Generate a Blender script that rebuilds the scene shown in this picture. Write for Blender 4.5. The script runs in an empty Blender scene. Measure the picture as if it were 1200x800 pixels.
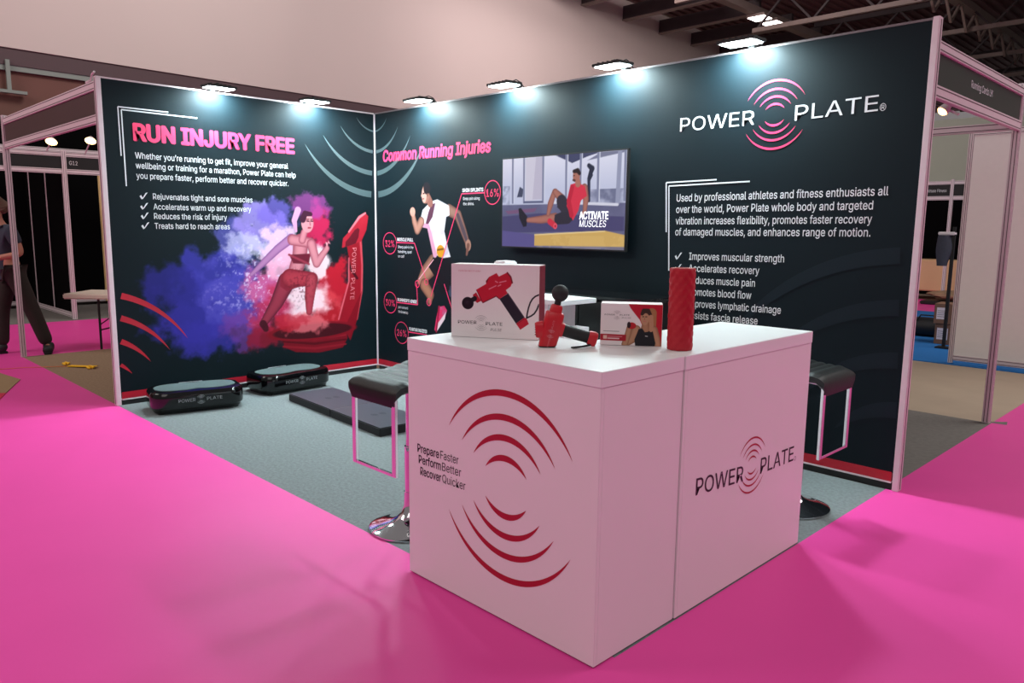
import bpy, bmesh, math, random
import numpy as np
from mathutils import Vector, Matrix

# ------------------------------------------------------------------ scene, camera, light
scene = bpy.context.scene
COL = scene.collection
random.seed(7)

def look(cx, cy, cz, yaw, pitch, roll):
    f = Vector((math.cos(pitch)*math.cos(yaw), math.cos(pitch)*math.sin(yaw), math.sin(pitch)))
    r = f.cross(Vector((0, 0, 1))).normalized(); u = r.cross(f)
    r2 = math.cos(roll)*r + math.sin(roll)*u; u2 = -math.sin(roll)*r + math.cos(roll)*u
    m = Matrix((r2, u2, -f)).transposed().to_4x4(); m.translation = (cx, cy, cz)
    return m
cam_data = bpy.data.cameras.new('camera'); cam = bpy.data.objects.new('camera', cam_data); COL.objects.link(cam)
cam.matrix_world = look(6.3357, -4.3668, 1.4167, 2.3614, -0.1474, 0.0114)
cam_data.sensor_fit = 'HORIZONTAL'; cam_data.sensor_width = 36.0; cam_data.lens = 891.25/1200*36.0
cam_data.clip_end = 200
scene.camera = cam
scene.view_settings.view_transform = 'Standard'; scene.view_settings.look = 'None'
scene.view_settings.gamma = 1.0; scene.view_settings.use_curve_mapping = False
scene.view_settings.exposure = 0.0

world = bpy.data.worlds.new('hall_air'); scene.world = world; world.use_nodes = True
bg = world.node_tree.nodes['Background']; bg.inputs[0].default_value = (1.0, .90, .90, 1); bg.inputs[1].default_value = 0.20

def area(name, loc, target, size, power, color):
    l = bpy.data.lights.new(name, 'AREA'); l.shape = 'RECTANGLE'; l.size, l.size_y = size; l.energy = power; l.color = color
    o = bpy.data.objects.new(name, l); COL.objects.link(o); o.location = loc
    o.rotation_euler = (Vector(target)-Vector(loc)).to_track_quat('-Z', 'Y').to_euler(); return o
area('hall_light', (9, -9, 8.2), (7, -7, 0), (7, 7), 255, (1, .93, .91))
area('hall_light', (-3, -9, 8.2), (-5, -3, 2), (5, 5), 430, (1, .92, .86))
area('hall_light', (9, 6, 8.2), (8, 6, 0), (6, 6), 600, (1, 1, .96))
area('hall_light', (-2.5, 2, 8.8), (-9.2, 5, 5.6), (5, 2), 400, (1, .92, .88))  # unseen lamp, added to brighten the cream hall wall
area('hall_light', (-3.6, 9.5, 8.8), (-9.8, 18, 6.6), (3, 2), 900, (1, .86, .84))  # another added lamp out of view, carries light to the cream wall's far end
LAMP_STRENGTH = 470.0

# ------------------------------------------------------------------ materials
MATS = {}
def lin(c):
    return tuple(((x/255)/12.92 if x/255 <= .04045 else ((x/255+.055)/1.055)**2.4) for x in c[:3]) + (1.0,)
def mat(name, rgb, rough=.5, metal=0.0, spec=.5, noise=0, nscale=20, bump=0, bscale=200, coat=0, emit=0, trans=0, stretch=None):
    if name in MATS: return MATS[name]
    m = bpy.data.materials.new(name); m.use_nodes = True; MATS[name] = m
    n = m.node_tree.nodes; l = m.node_tree.links; b = n['Principled BSDF']
    c = lin(rgb)
    b.inputs['Base Color'].default_value = c; b.inputs['Roughness'].default_value = rough; b.inputs['Metallic'].default_value = metal
    b.inputs['Specular IOR Level'].default_value = spec; b.inputs['Coat Weight'].default_value = coat
    b.inputs['Coat Roughness'].default_value = .05
    b.inputs['Transmission Weight'].default_value = trans
    if emit:
        b.inputs['Emission Color'].default_value = c; b.inputs['Emission Strength'].default_value = emit
    tc = n.new('ShaderNodeTexCoord'); vec = tc.outputs['Object']
    if stretch:
        mp = n.new('ShaderNodeMapping'); mp.inputs['Scale'].default_value = stretch; l.new(vec, mp.inputs[0]); vec = mp.outputs[0]
    nz = n.new('ShaderNodeTexNoise'); nz.inputs['Scale'].default_value = nscale; nz.inputs['Detail'].default_value = 4
    l.new(vec, nz.inputs['Vector'])
    k = noise if noise else .03
    mx = n.new('ShaderNodeMix'); mx.data_type = 'RGBA'
    mx.inputs['A'].default_value = tuple(x*(1-k) for x in c[:3])+(1,); mx.inputs['B'].default_value = tuple(min(1, x*(1+k)) for x in c[:3])+(1,)
    l.new(nz.outputs['Fac'], mx.inputs['Factor']); l.new(mx.outputs['Result'], b.inputs['Base Color'])
    if bump:
        n2 = n.new('ShaderNodeTexNoise'); n2.inputs['Scale'].default_value = bscale; n2.inputs['Detail'].default_value = 3
        l.new(vec, n2.inputs['Vector'])
        bp = n.new('ShaderNodeBump'); bp.inputs['Strength'].default_value = bump; bp.inputs['Distance'].default_value = .01
        l.new(n2.outputs['Fac'], bp.inputs['Height']); l.new(bp.outputs[0], b.inputs['Normal'])
    return m
def attr_mat(name, rough=.6, emit=0, spec=.3):
    m = bpy.data.materials.new(name); m.use_nodes = True; n = m.node_tree.nodes; l = m.node_tree.links; b = n['Principled BSDF']
    a = n.new('ShaderNodeAttribute'); a.attribute_name = 'Col'
    b.inputs['Roughness'].default_value = rough; b.inputs['Specular IOR Level'].default_value = spec
    if emit:
        b.inputs['Base Color'].default_value = (.01, .01, .01, 1)
        l.new(a.outputs['Color'], b.inputs['Emission Color']); b.inputs['Emission Strength'].default_value = emit
    else: l.new(a.outputs['Color'], b.inputs['Base Color'])
    return m

NAVY = (11, 25, 31)
M_fabric = mat('printed_navy_fabric', NAVY, .55, spec=.15, noise=.001, nscale=8)
M_alu = mat('painted_aluminium', (222, 208, 212), .42, metal=.1, noise=.05)
M_aludk = mat('aluminium_groove', (92, 74, 80), .5)
M_red = mat('crimson_vinyl', (178, 14, 42), .45)
M_black = mat('matt_black', (16, 16, 18), .6, noise=.1)
M_velvet = mat('black_panel_cloth', (7, 7, 8), .95, spec=.05, noise=.3)
M_gloss = mat('gloss_black_shell', (7, 7, 9), .12, spec=.45, coat=.2)
M_white = mat('white_laminate', (236, 232, 234), .32, noise=.02, nscale=3, bump=.01, bscale=90)
M_white2 = mat('white_laminate_top', (236, 236, 238), .3, noise=.015, nscale=3)
M_joint = mat('laminate_joint_line', (150, 120, 132), .6)
M_pink = mat('pink_film_covered_carpet', (229, 70, 158), .5, spec=.26, noise=.07, nscale=1.3, bump=.12, bscale=2.2)
M_grey = mat('grey_ribbed_carpet', (126, 132, 134), .95, spec=.1, noise=.38, nscale=55, bump=.6, bscale=260)
M_brown = mat('taupe_carpet', (150, 126, 104), .95, spec=.1, noise=.3, nscale=45, bump=.5, bscale=260)
M_dkgrey = mat('charcoal_carpet', (120, 116, 112), .95, spec=.1, noise=.25, nscale=30, bump=.4, bscale=260)
M_conc = mat('beige_concrete_floor', (170, 152, 132), .75, noise=.14, nscale=2.2, bump=.05, bscale=30)
M_blue = mat('blue_carpet', (20, 106, 176), .9, noise=.1, nscale=20)
M_whitepanel = mat('white_stand_panel', (238, 236, 232), .6)
M_hallwall = mat('cream_hall_panel', (206, 192, 188), .8, noise=.04, nscale=.4)
M_soffit = mat('dark_soffit_paint', (84, 66, 70), .7, noise=.06)
M_rail = mat('dull_green_rail', (132, 142, 136), .6)
M_farwall = mat('brown_far_wall', (112, 76, 68), .8, noise=.12, nscale=.5)
M_deck = mat('roof_deck_metal', (108, 72, 76), .7, noise=.2, nscale=1)
M_steel = mat('painted_roof_steel', (128, 114, 108), .6, noise=.15, nscale=2)
M_steeldk = mat('dark_roof_steel', (60, 52, 54), .7, noise=.15, nscale=2)
M_chrome = mat('chrome', (225, 225, 228), .07, metal=1)
M_leather = mat('black_leather', (18, 20, 21), .42, spec=.4, noise=.1, bump=.1, bscale=150)
M_matgrey = mat('grey_rubber_mat', (84, 96, 98), .9, spec=.15, noise=.2, nscale=60, bump=.2, bscale=200)
M_matdk = mat('dark_vinyl_mat', (60, 60, 72), .42, noise=.08, nscale=30)
M_silver = mat('silver_lettering', (150, 152, 156), .35, metal=.3)
M_ink = mat('black_ink', (26, 22, 28), .5)
M_inkgrey = mat('grey_ink', (120, 110, 116), .5)
M_wtext = mat('white_print', (222, 226, 228), .6)
M_pinkprint = mat('hot_pink_print', (236, 52, 106), .6)
M_crimson = mat('crimson_print', (176, 18, 44), .5)
M_teal = mat('pale_teal_print', (70, 86, 90), .55)
M_faint = mat('faint_navy_print', (22, 34, 41), .55, spec=.15)
M_redpl = mat('red_soft_touch_plastic', (198, 14, 34), .4, noise=.03, coat=.1)
M_foam = mat('red_foam', (178, 14, 36), .6, noise=.06, nscale=30, bump=.1, bscale=120)
M_rubber = mat('black_rubber', (20, 20, 24), .6, noise=.1)
M_boxw = mat('satin_white_card', (240, 230, 232), .45, noise=.015)
M_boxred = mat('dark_red_card', (126, 18, 44), .45)
M_lamp = mat('led_diffuser', (226, 250, 252), .5, emit=LAMP_STRENGTH)
M_warm = mat('warm_lamp_glass', (255, 206, 132), .5, emit=7)
M_hallled = mat('hall_light_panel', (255, 240, 235), .5, emit=7)
M_print = attr_mat('colour_print', .55, spec=.15)
M_card = attr_mat('colour_card_print', .42)
M_screen = attr_mat('lit_screen', .2, emit=.92)

# ------------------------------------------------------------------ helpers
def tag(o, label=None, cat=None, group=None, kind=None):
    if label: o['label'] = label
    if cat: o['category'] = cat
    if group: o['group'] = group
    if kind: o['kind'] = kind
    return o
def empty(name, loc=(0, 0, 0), rz=0, label=None, cat=None, group=None):
    o = bpy.data.objects.new(name, None); COL.objects.link(o); o.location = loc; o.rotation_euler = (0, 0, rz); o.empty_display_size = .1
    return tag(o, label, cat, group)
def link(name, mesh, m, parent=None, kind=None):
    o = bpy.data.objects.new(name, mesh)
    if m and not mesh.materials: mesh.materials.append(m)
    COL.objects.link(o)
    if parent: o.parent = parent
    if kind: o['kind'] = kind
    return o
class MB:
    def __init__(s): s.v = []; s.f = []
    def add(s, v, f):
        k = len(s.v); s.v += [tuple(x) for x in v]; s.f += [tuple(i+k for i in q) for q in f]; return s
    def box(s, x0, x1, y0, y1, z0, z1, M=None):
        v = [Vector((x, y, z)) for z in (z0, z1) for y in (y0, y1) for x in (x0, x1)]
        if M: v = [M @ p for p in v]
        return s.add(v, [(0, 2, 3, 1), (4, 5, 7, 6), (0, 1, 5, 4), (2, 6, 7, 3), (0, 4, 6, 2), (1, 3, 7, 5)])
    def bar(s, a, b, w, h=None, up=(0, 0, 1)):
        a, b = Vector(a), Vector(b); h = h or w; d = (b-a).normalized(); sd = d.cross(Vector(up))
        if sd.length < 1e-4: sd = d.cross(Vector((1, 0, 0)))
        sd.normalize(); u = sd.cross(d); v = []
        for p in (a, b):
            for i, j in ((-1, -1), (1, -1), (1, 1), (-1, 1)): v.append(p+sd*i*w/2+u*j*h/2)
        return s.add(v, [(3, 2, 1, 0), (4, 5, 6, 7), (0, 1, 5, 4), (1, 2, 6, 5), (2, 3, 7, 6), (3, 0, 4, 7)])
    def tube(s, path, r, seg=12, closed=False, rs=None):
        P = [Vector(p) for p in path]; n = len(P); v = []; f = []; pu = None
        for i, p in enumerate(P):
            a = P[(i-1) % n] if (closed or i > 0) else P[i]; b = P[(i+1) % n] if (closed or i < n-1) else P[i]
            d = (b-a).normalized()
            if pu is None: pu = d.orthogonal().normalized()
            pu = (pu-d*pu.dot(d)).normalized(); w = d.cross(pu); rr = rs[i] if rs else r
            for k in range(seg):
                t = 2*math.pi*k/seg; v.append(p+(pu*math.cos(t)+w*math.sin(t))*rr)
        for i in range(n if closed else n-1):
            for k in range(seg):
                j = (i+1) % n; f.append((i*seg+k, i*seg+(k+1) % seg, j*seg+(k+1) % seg, j*seg+k))
        if not closed: f.append(tuple(range(seg))[::-1]); f.append(tuple((n-1)*seg+k for k in range(seg)))
        return s.add(v, f)
    def lathe(s, prof, c=(0, 0, 0), seg=40, axis=None):
        v = []; f = []; n = len(prof)
        for r, z in prof:
            for k in range(seg):
                t = 2*math.pi*k/seg; v.append(Vector((r*math.cos(t), r*math.sin(t), z)))
        for i in range(n-1):
            for k in range(seg): f.append((i*seg+k, i*seg+(k+1) % seg, (i+1)*seg+(k+1) % seg, (i+1)*seg+k))
        f.append(tuple(range(seg))[::-1]); f.append(tuple((n-1)*seg+k for k in range(seg)))
        if axis: q = Vector((0, 0, 1)).rotation_difference(Vector(axis)); v = [q @ p for p in v]
        return s.add([p+Vector(c) for p in v], f)
    def prism(s, poly, z0, z1, M=None):
        n = len(poly); v = [Vector((x, y, z0)) for x, y in poly]+[Vector((x, y, z1)) for x, y in poly]
        if M: v = [M @ p for p in v]
        f = [tuple(range(n))[::-1], tuple(range(n, 2*n))]+[(i, (i+1) % n, n+(i+1) % n, n+i) for i in range(n)]
        return s.add(v, f)
    def loft(s, rings):
        n = len(rings[0]); v = [p for r in rings for p in r]; f = []
        for i in range(len(rings)-1):
            for k in range(n): f.append((i*n+k, i*n+(k+1) % n, (i+1)*n+(k+1) % n, (i+1)*n+k))
        f.append(tuple(range(n))[::-1]); f.append(tuple((len(rings)-1)*n+k for k in range(n)))
        return s.add(v, f)
    def build(s, name, m, parent=None, smooth=False, bevel=0, kind=None, seg=2):
        me = bpy.data.meshes.new(name); me.from_pydata([tuple(x) for x in s.v], [], s.f)
        bm = bmesh.new(); bm.from_mesh(me); bmesh.ops.recalc_face_normals(bm, faces=bm.faces)
        if bevel: bmesh.ops.bevel(bm, geom=[e for e in bm.edges if len(e.link_faces) == 2 and e.calc_face_angle(0) > .6], offset=bevel, segments=seg, affect='EDGES', clamp_overlap=True)
        bm.to_mesh(me); bm.free()
        if smooth or bevel: me.shade_smooth(); me.set_sharp_from_angle(angle=math.radians(38))
        return link(name, me, m, parent, kind)
def bx(name, m, x0, x1, y0, y1, z0, z1, parent=None, bevel=0, kind=None):
    return MB().box(x0, x1, y0, y1, z0, z1).build(name, m, parent, bevel=bevel, kind=kind)

class Frame:   # a flat surface: origin, right axis, up axis; points are (a, b) in metres on it, e proud of it
    def __init__(s, o, u, v): s.o = Vector(o); s.u = Vector(u).normalized(); s.v = Vector(v).normalized(); s.n = s.u.cross(s.v)
    def p(s, a, b, e=0): return s.o+s.u*a+s.v*b+s.n*e

def flat(name, fr, polys, m, parent, e=.002):
    mb = MB()
    for poly in polys: mb.add([fr.p(a, b, e) for a, b in poly], [tuple(range(len(poly)))])
    me = bpy.data.meshes.new(name); me.from_pydata([tuple(x) for x in mb.v], [], mb.f); return link(name, me, m, parent)
def crescent(cx, cy, R, mid, half, t, sides=36, cut=None, sy=1):
    o = []; i = []
    for k in range(sides+1):
        x = -1+2*k/sides; a = mid+half*x; w = t*(1-x*x)**.9 if abs(x) < 1 else 0
        o.append((cx+R*math.cos(a), cy+sy*R*math.sin(a))); i.append((cx+(R-w)*math.cos(a), cy+sy*(R-w)*math.sin(a)))
    q = []
    for k in range(sides):
        c = [o[k], o[k+1], i[k+1], i[k]]
        if cut and any(cut(*pt) for pt in c): continue
        q.append(c)
    return q
def rings(name, fr, cx, cy, R, m, parent, e=.002, t=.064, sy=1):
    for r in (1, .755, .545, .335):
        for a in (math.pi/2, -math.pi/2): flat('ring_arc', fr, crescent(cx, cy, R*r, a, math.radians(62), R*t, sy=sy), m, parent, e)
def line(fr, pts, w, name, m, parent, e=.002):
    q = []
    for (a, b), (c, d) in zip(pts, pts[1:]):
        L = math.hypot(c-a, d-b); nx, ny = -(d-b)/L*w/2, (c-a)/L*w/2
        q.append([(a-nx, b-ny), (c-nx, d-ny), (c+nx, d+ny), (a+nx, b+ny)])
    return flat(name, fr, q, m, parent, e)
def ring(fr, cx, cy, rx, ry, w, name, m, parent, e=.002, n=36):
    q = []
    for k in range(n):
        a, b = 2*math.pi*k/n, 2*math.pi*(k+1)/n
        q.append([(cx+rx*math.cos(a), cy+ry*math.sin(a)), (cx+rx*math.cos(b), cy+ry*math.sin(b)), (cx+(rx-w)*math.cos(b), cy+(ry-w)*math.sin(b)), (cx+(rx-w)*math.cos(a), cy+(ry-w)*math.sin(a))])
    return flat(name, fr, q, m, parent, e)
_tc = {}
FONT = None
try:   # the plain sans that ships inside Blender itself; falls back to its built-in letterforms
    FONT = bpy.data.fonts.load(bpy.utils.resource_path('LOCAL')+'/datafiles/fonts/Inter.woff2')
except Exception: FONT = None
def text_mesh(body, bold, italic):
    key = (body, bold, italic)
    if key in _tc: return _tc[key]
    dbl = bold > .015
    cu = bpy.data.curves.new('t', 'FONT'); cu.body = body; cu.size = 1; cu.offset = min(bold, .014); cu.shear = italic; cu.resolution_u = 3; cu.dimensions = '2D'; cu.fill_mode = 'BOTH'
    if FONT: cu.font = FONT
    o = bpy.data.objects.new('t', cu); COL.objects.link(o); dg = bpy.context.evaluated_depsgraph_get(); dg.update()
    me = bpy.data.meshes.new_from_object(o.evaluated_get(dg)); bpy.data.objects.remove(o)
    v = [tuple(p.co) for p in me.vertices]; f = [tuple(p.vertices) for p in me.polygons]
    if dbl:   # heavier strokes: the letters laid over themselves a hair apart
        n = len(v); d = min(bold, .045)*.75; v0, f0 = v, f; v, f = [], []
        for k, (dx, dy) in enumerate(((-d, 0), (d, 0), (0, -d*.6), (0, d*.6))):
            v += [(x+dx, y+dy, z+k*.001) for x, y, z in v0]; f += [tuple(i+k*n for i in q) for q in f0]
    _tc[key] = (v, f); return v, f
CAP = None
def text(body, fr, x0, x1, base, cap, m, parent, bold=0, italic=0, e=.002, name='lettering', sx=None, slope=0):
    """a printed line of writing: left edge x0, right edge x1, baseline, capital height"""
    global CAP
    if CAP is None: CAP = max(p[1] for p in text_mesh('H', 0, 0)[0])
    v, f = text_mesh(body, bold, italic)
    mn = min(p[0] for p in v); mx = max(p[0] for p in v)
    s = sx if sx else (x1-x0)/(mx-mn); k = cap/CAP
    pts = [fr.p(x0+(p[0]-mn)*s, base+p[1]*k+(p[0]-mn)*s*slope, e+p[2]*.1) for p in v]
    me = bpy.data.meshes.new(name); me.from_pydata([tuple(p) for p in pts], [], f); link(name, me, m, parent); return s
def tick(fr, x, y, s, m, parent, e=.002):
    flat('tick_mark', fr, [[(x-.02*s, y+.42*s), (x+.24*s, y+.62*s), (x+.50*s, y+.05*s), (x+.28*s, y-.08*s)], [(x+.28*s, y-.08*s), (x+.52*s, y+.05*s), (x+1.26*s, y+1.04*s), (x+.96*s, y+.98*s)]], m, parent, e)

class Canvas:   # colours of a flat print, laid out in metres on a Frame, kept as a colour attribute on a fine grid
    def __init__(s, a0, a1, b0, b1, res, base):
        s.nx = int((a1-a0)/res)+1; s.ny = int((b1-b0)/res)+1; s.res = res
        s.X, s.Y = np.meshgrid(np.linspace(a0, a1, s.nx), np.linspace(b0, b1, s.ny)); s.c = np.zeros((s.ny, s.nx, 3)); s.c[:] = base; s.rng = np.random.RandomState(3)
    def blend(s, a, col):
        a = np.clip(a, 0, 1)[..., None]; s.c = s.c*(1-a)+np.asarray(col, float)*a
    def poly(s, pts, col, al=1):
        x, y = s.X, s.Y; ins = np.zeros(x.shape, bool); dist = np.full(x.shape, 1e9); n = len(pts)
        for i in range(n):
            (x1, y1), (x2, y2) = pts[i], pts[(i+1) % n]
            c = ((y1 > y) != (y2 > y)) & (x < (x2-x1)*(y-y1)/((y2-y1) or 1e-9)+x1); ins ^= c
            dx, dy = x2-x1, y2-y1; t = np.clip(((x-x1)*dx+(y-y1)*dy)/((dx*dx+dy*dy) or 1e-9), 0, 1); dist = np.minimum(dist, np.hypot(x-x1-t*dx, y-y1-t*dy))
        sd = np.where(ins, dist, -dist); s.blend((sd/s.res+.5)*1.0*(al if al < 1 else 1), col)
    def limb(s, pts, rs, col, dark=None):
        A = np.zeros(s.X.shape); Q = np.full(s.X.shape, 9.)
        for (p, q), (r0, r1) in zip(zip(pts, pts[1:]), zip(rs, rs[1:])):
            dx, dy = q[0]-p[0], q[1]-p[1]; t = np.clip(((s.X-p[0])*dx+(s.Y-p[1])*dy)/((dx*dx+dy*dy) or 1e-9), 0, 1)
            d = np.hypot(s.X-p[0]-t*dx, s.Y-p[1]-t*dy); r = r0+(r1-r0)*t; a = np.clip((r-d)/s.res+.5, 0, 1)
            A = np.maximum(A, a); Q = np.minimum(Q, d/np.maximum(r, 1e-6))
        s.blend(A, col)
        if dark is not None: s.blend(A*np.clip(Q, 0, 1)**3*.85, dark)
    def ell(s, c, rx, ry, col, soft=0, al=1):
        d = np.hypot((s.X-c[0])/rx, (s.Y-c[1])/ry)
        s.blend(al*(np.clip((1-d)*min(rx, ry)/s.res+.5, 0, 1) if not soft else np.clip((1-d)/soft, 0, 1)), col)
    def noise(s, sc, seed, oct=5):
        r = np.random.RandomState(seed); out = np.zeros(s.X.shape); amp = 1; tot = 0
        for o in range(oct):
            g = r.rand(64, 64); x = (s.X*sc*2**o) % 63; y = (s.Y*sc*2**o) % 63; xi = x.astype(int); yi = y.astype(int); fx = x-xi; fy = y-yi
            fx = fx*fx*(3-2*fx); fy = fy*fy*(3-2*fy); x2 = (xi+1) % 64; y2 = (yi+1) % 64
            out += amp*((g[yi, xi]*(1-fx)+g[yi, x2]*fx)*(1-fy)+(g[y2, xi]*(1-fx)+g[y2, x2]*fx)*fy); tot += amp; amp *= .55
        return out/tot
    def cloud(s, c, rx, ry, col, al=1, seed=0, sc=9, sharp=2.6, rough=.9):
        d = np.hypot((s.X-c[0])/rx, (s.Y-c[1])/ry); n = s.noise(sc, seed)
        s.blend(al*np.clip((1-d+(n-.5)*rough*1.6)*sharp, 0, 1), col)
    def build(s, name, fr, m, parent, e=.0015):
        P = np.array(fr.o)+np.outer(s.X.ravel(), np.array(fr.u))+np.outer(s.Y.ravel(), np.array(fr.v))+np.array(fr.n)*e
        me = bpy.data.meshes.new(name); nx, ny = s.nx, s.ny
        i = np.arange(nx*ny).reshape(ny, nx); q = np.stack([i[:-1, :-1], i[:-1, 1:], i[1:, 1:], i[1:, :-1]], -1).reshape(-1, 4)
        me.vertices.add(nx*ny); me.vertices.foreach_set('co', P.ravel()); me.loops.add(q.size); me.loops.foreach_set('vertex_index', q.ravel())
        me.polygons.add(len(q)); me.polygons.foreach_set('loop_start', np.arange(0, q.size, 4)); me.update(calc_edges=True)
        at = me.color_attributes.new('Col', 'FLOAT_COLOR', 'POINT'); c = np.clip(s.c, 0, 255)/255; c = np.where(c <= .04045, c/12.92, ((c+.055)/1.055)**2.4)
        at.data.foreach_set('color', np.concatenate([c.reshape(-1, 3), np.ones((nx*ny, 1))], 1).astype('f').ravel()); return link(name, me, m, parent)

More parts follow.
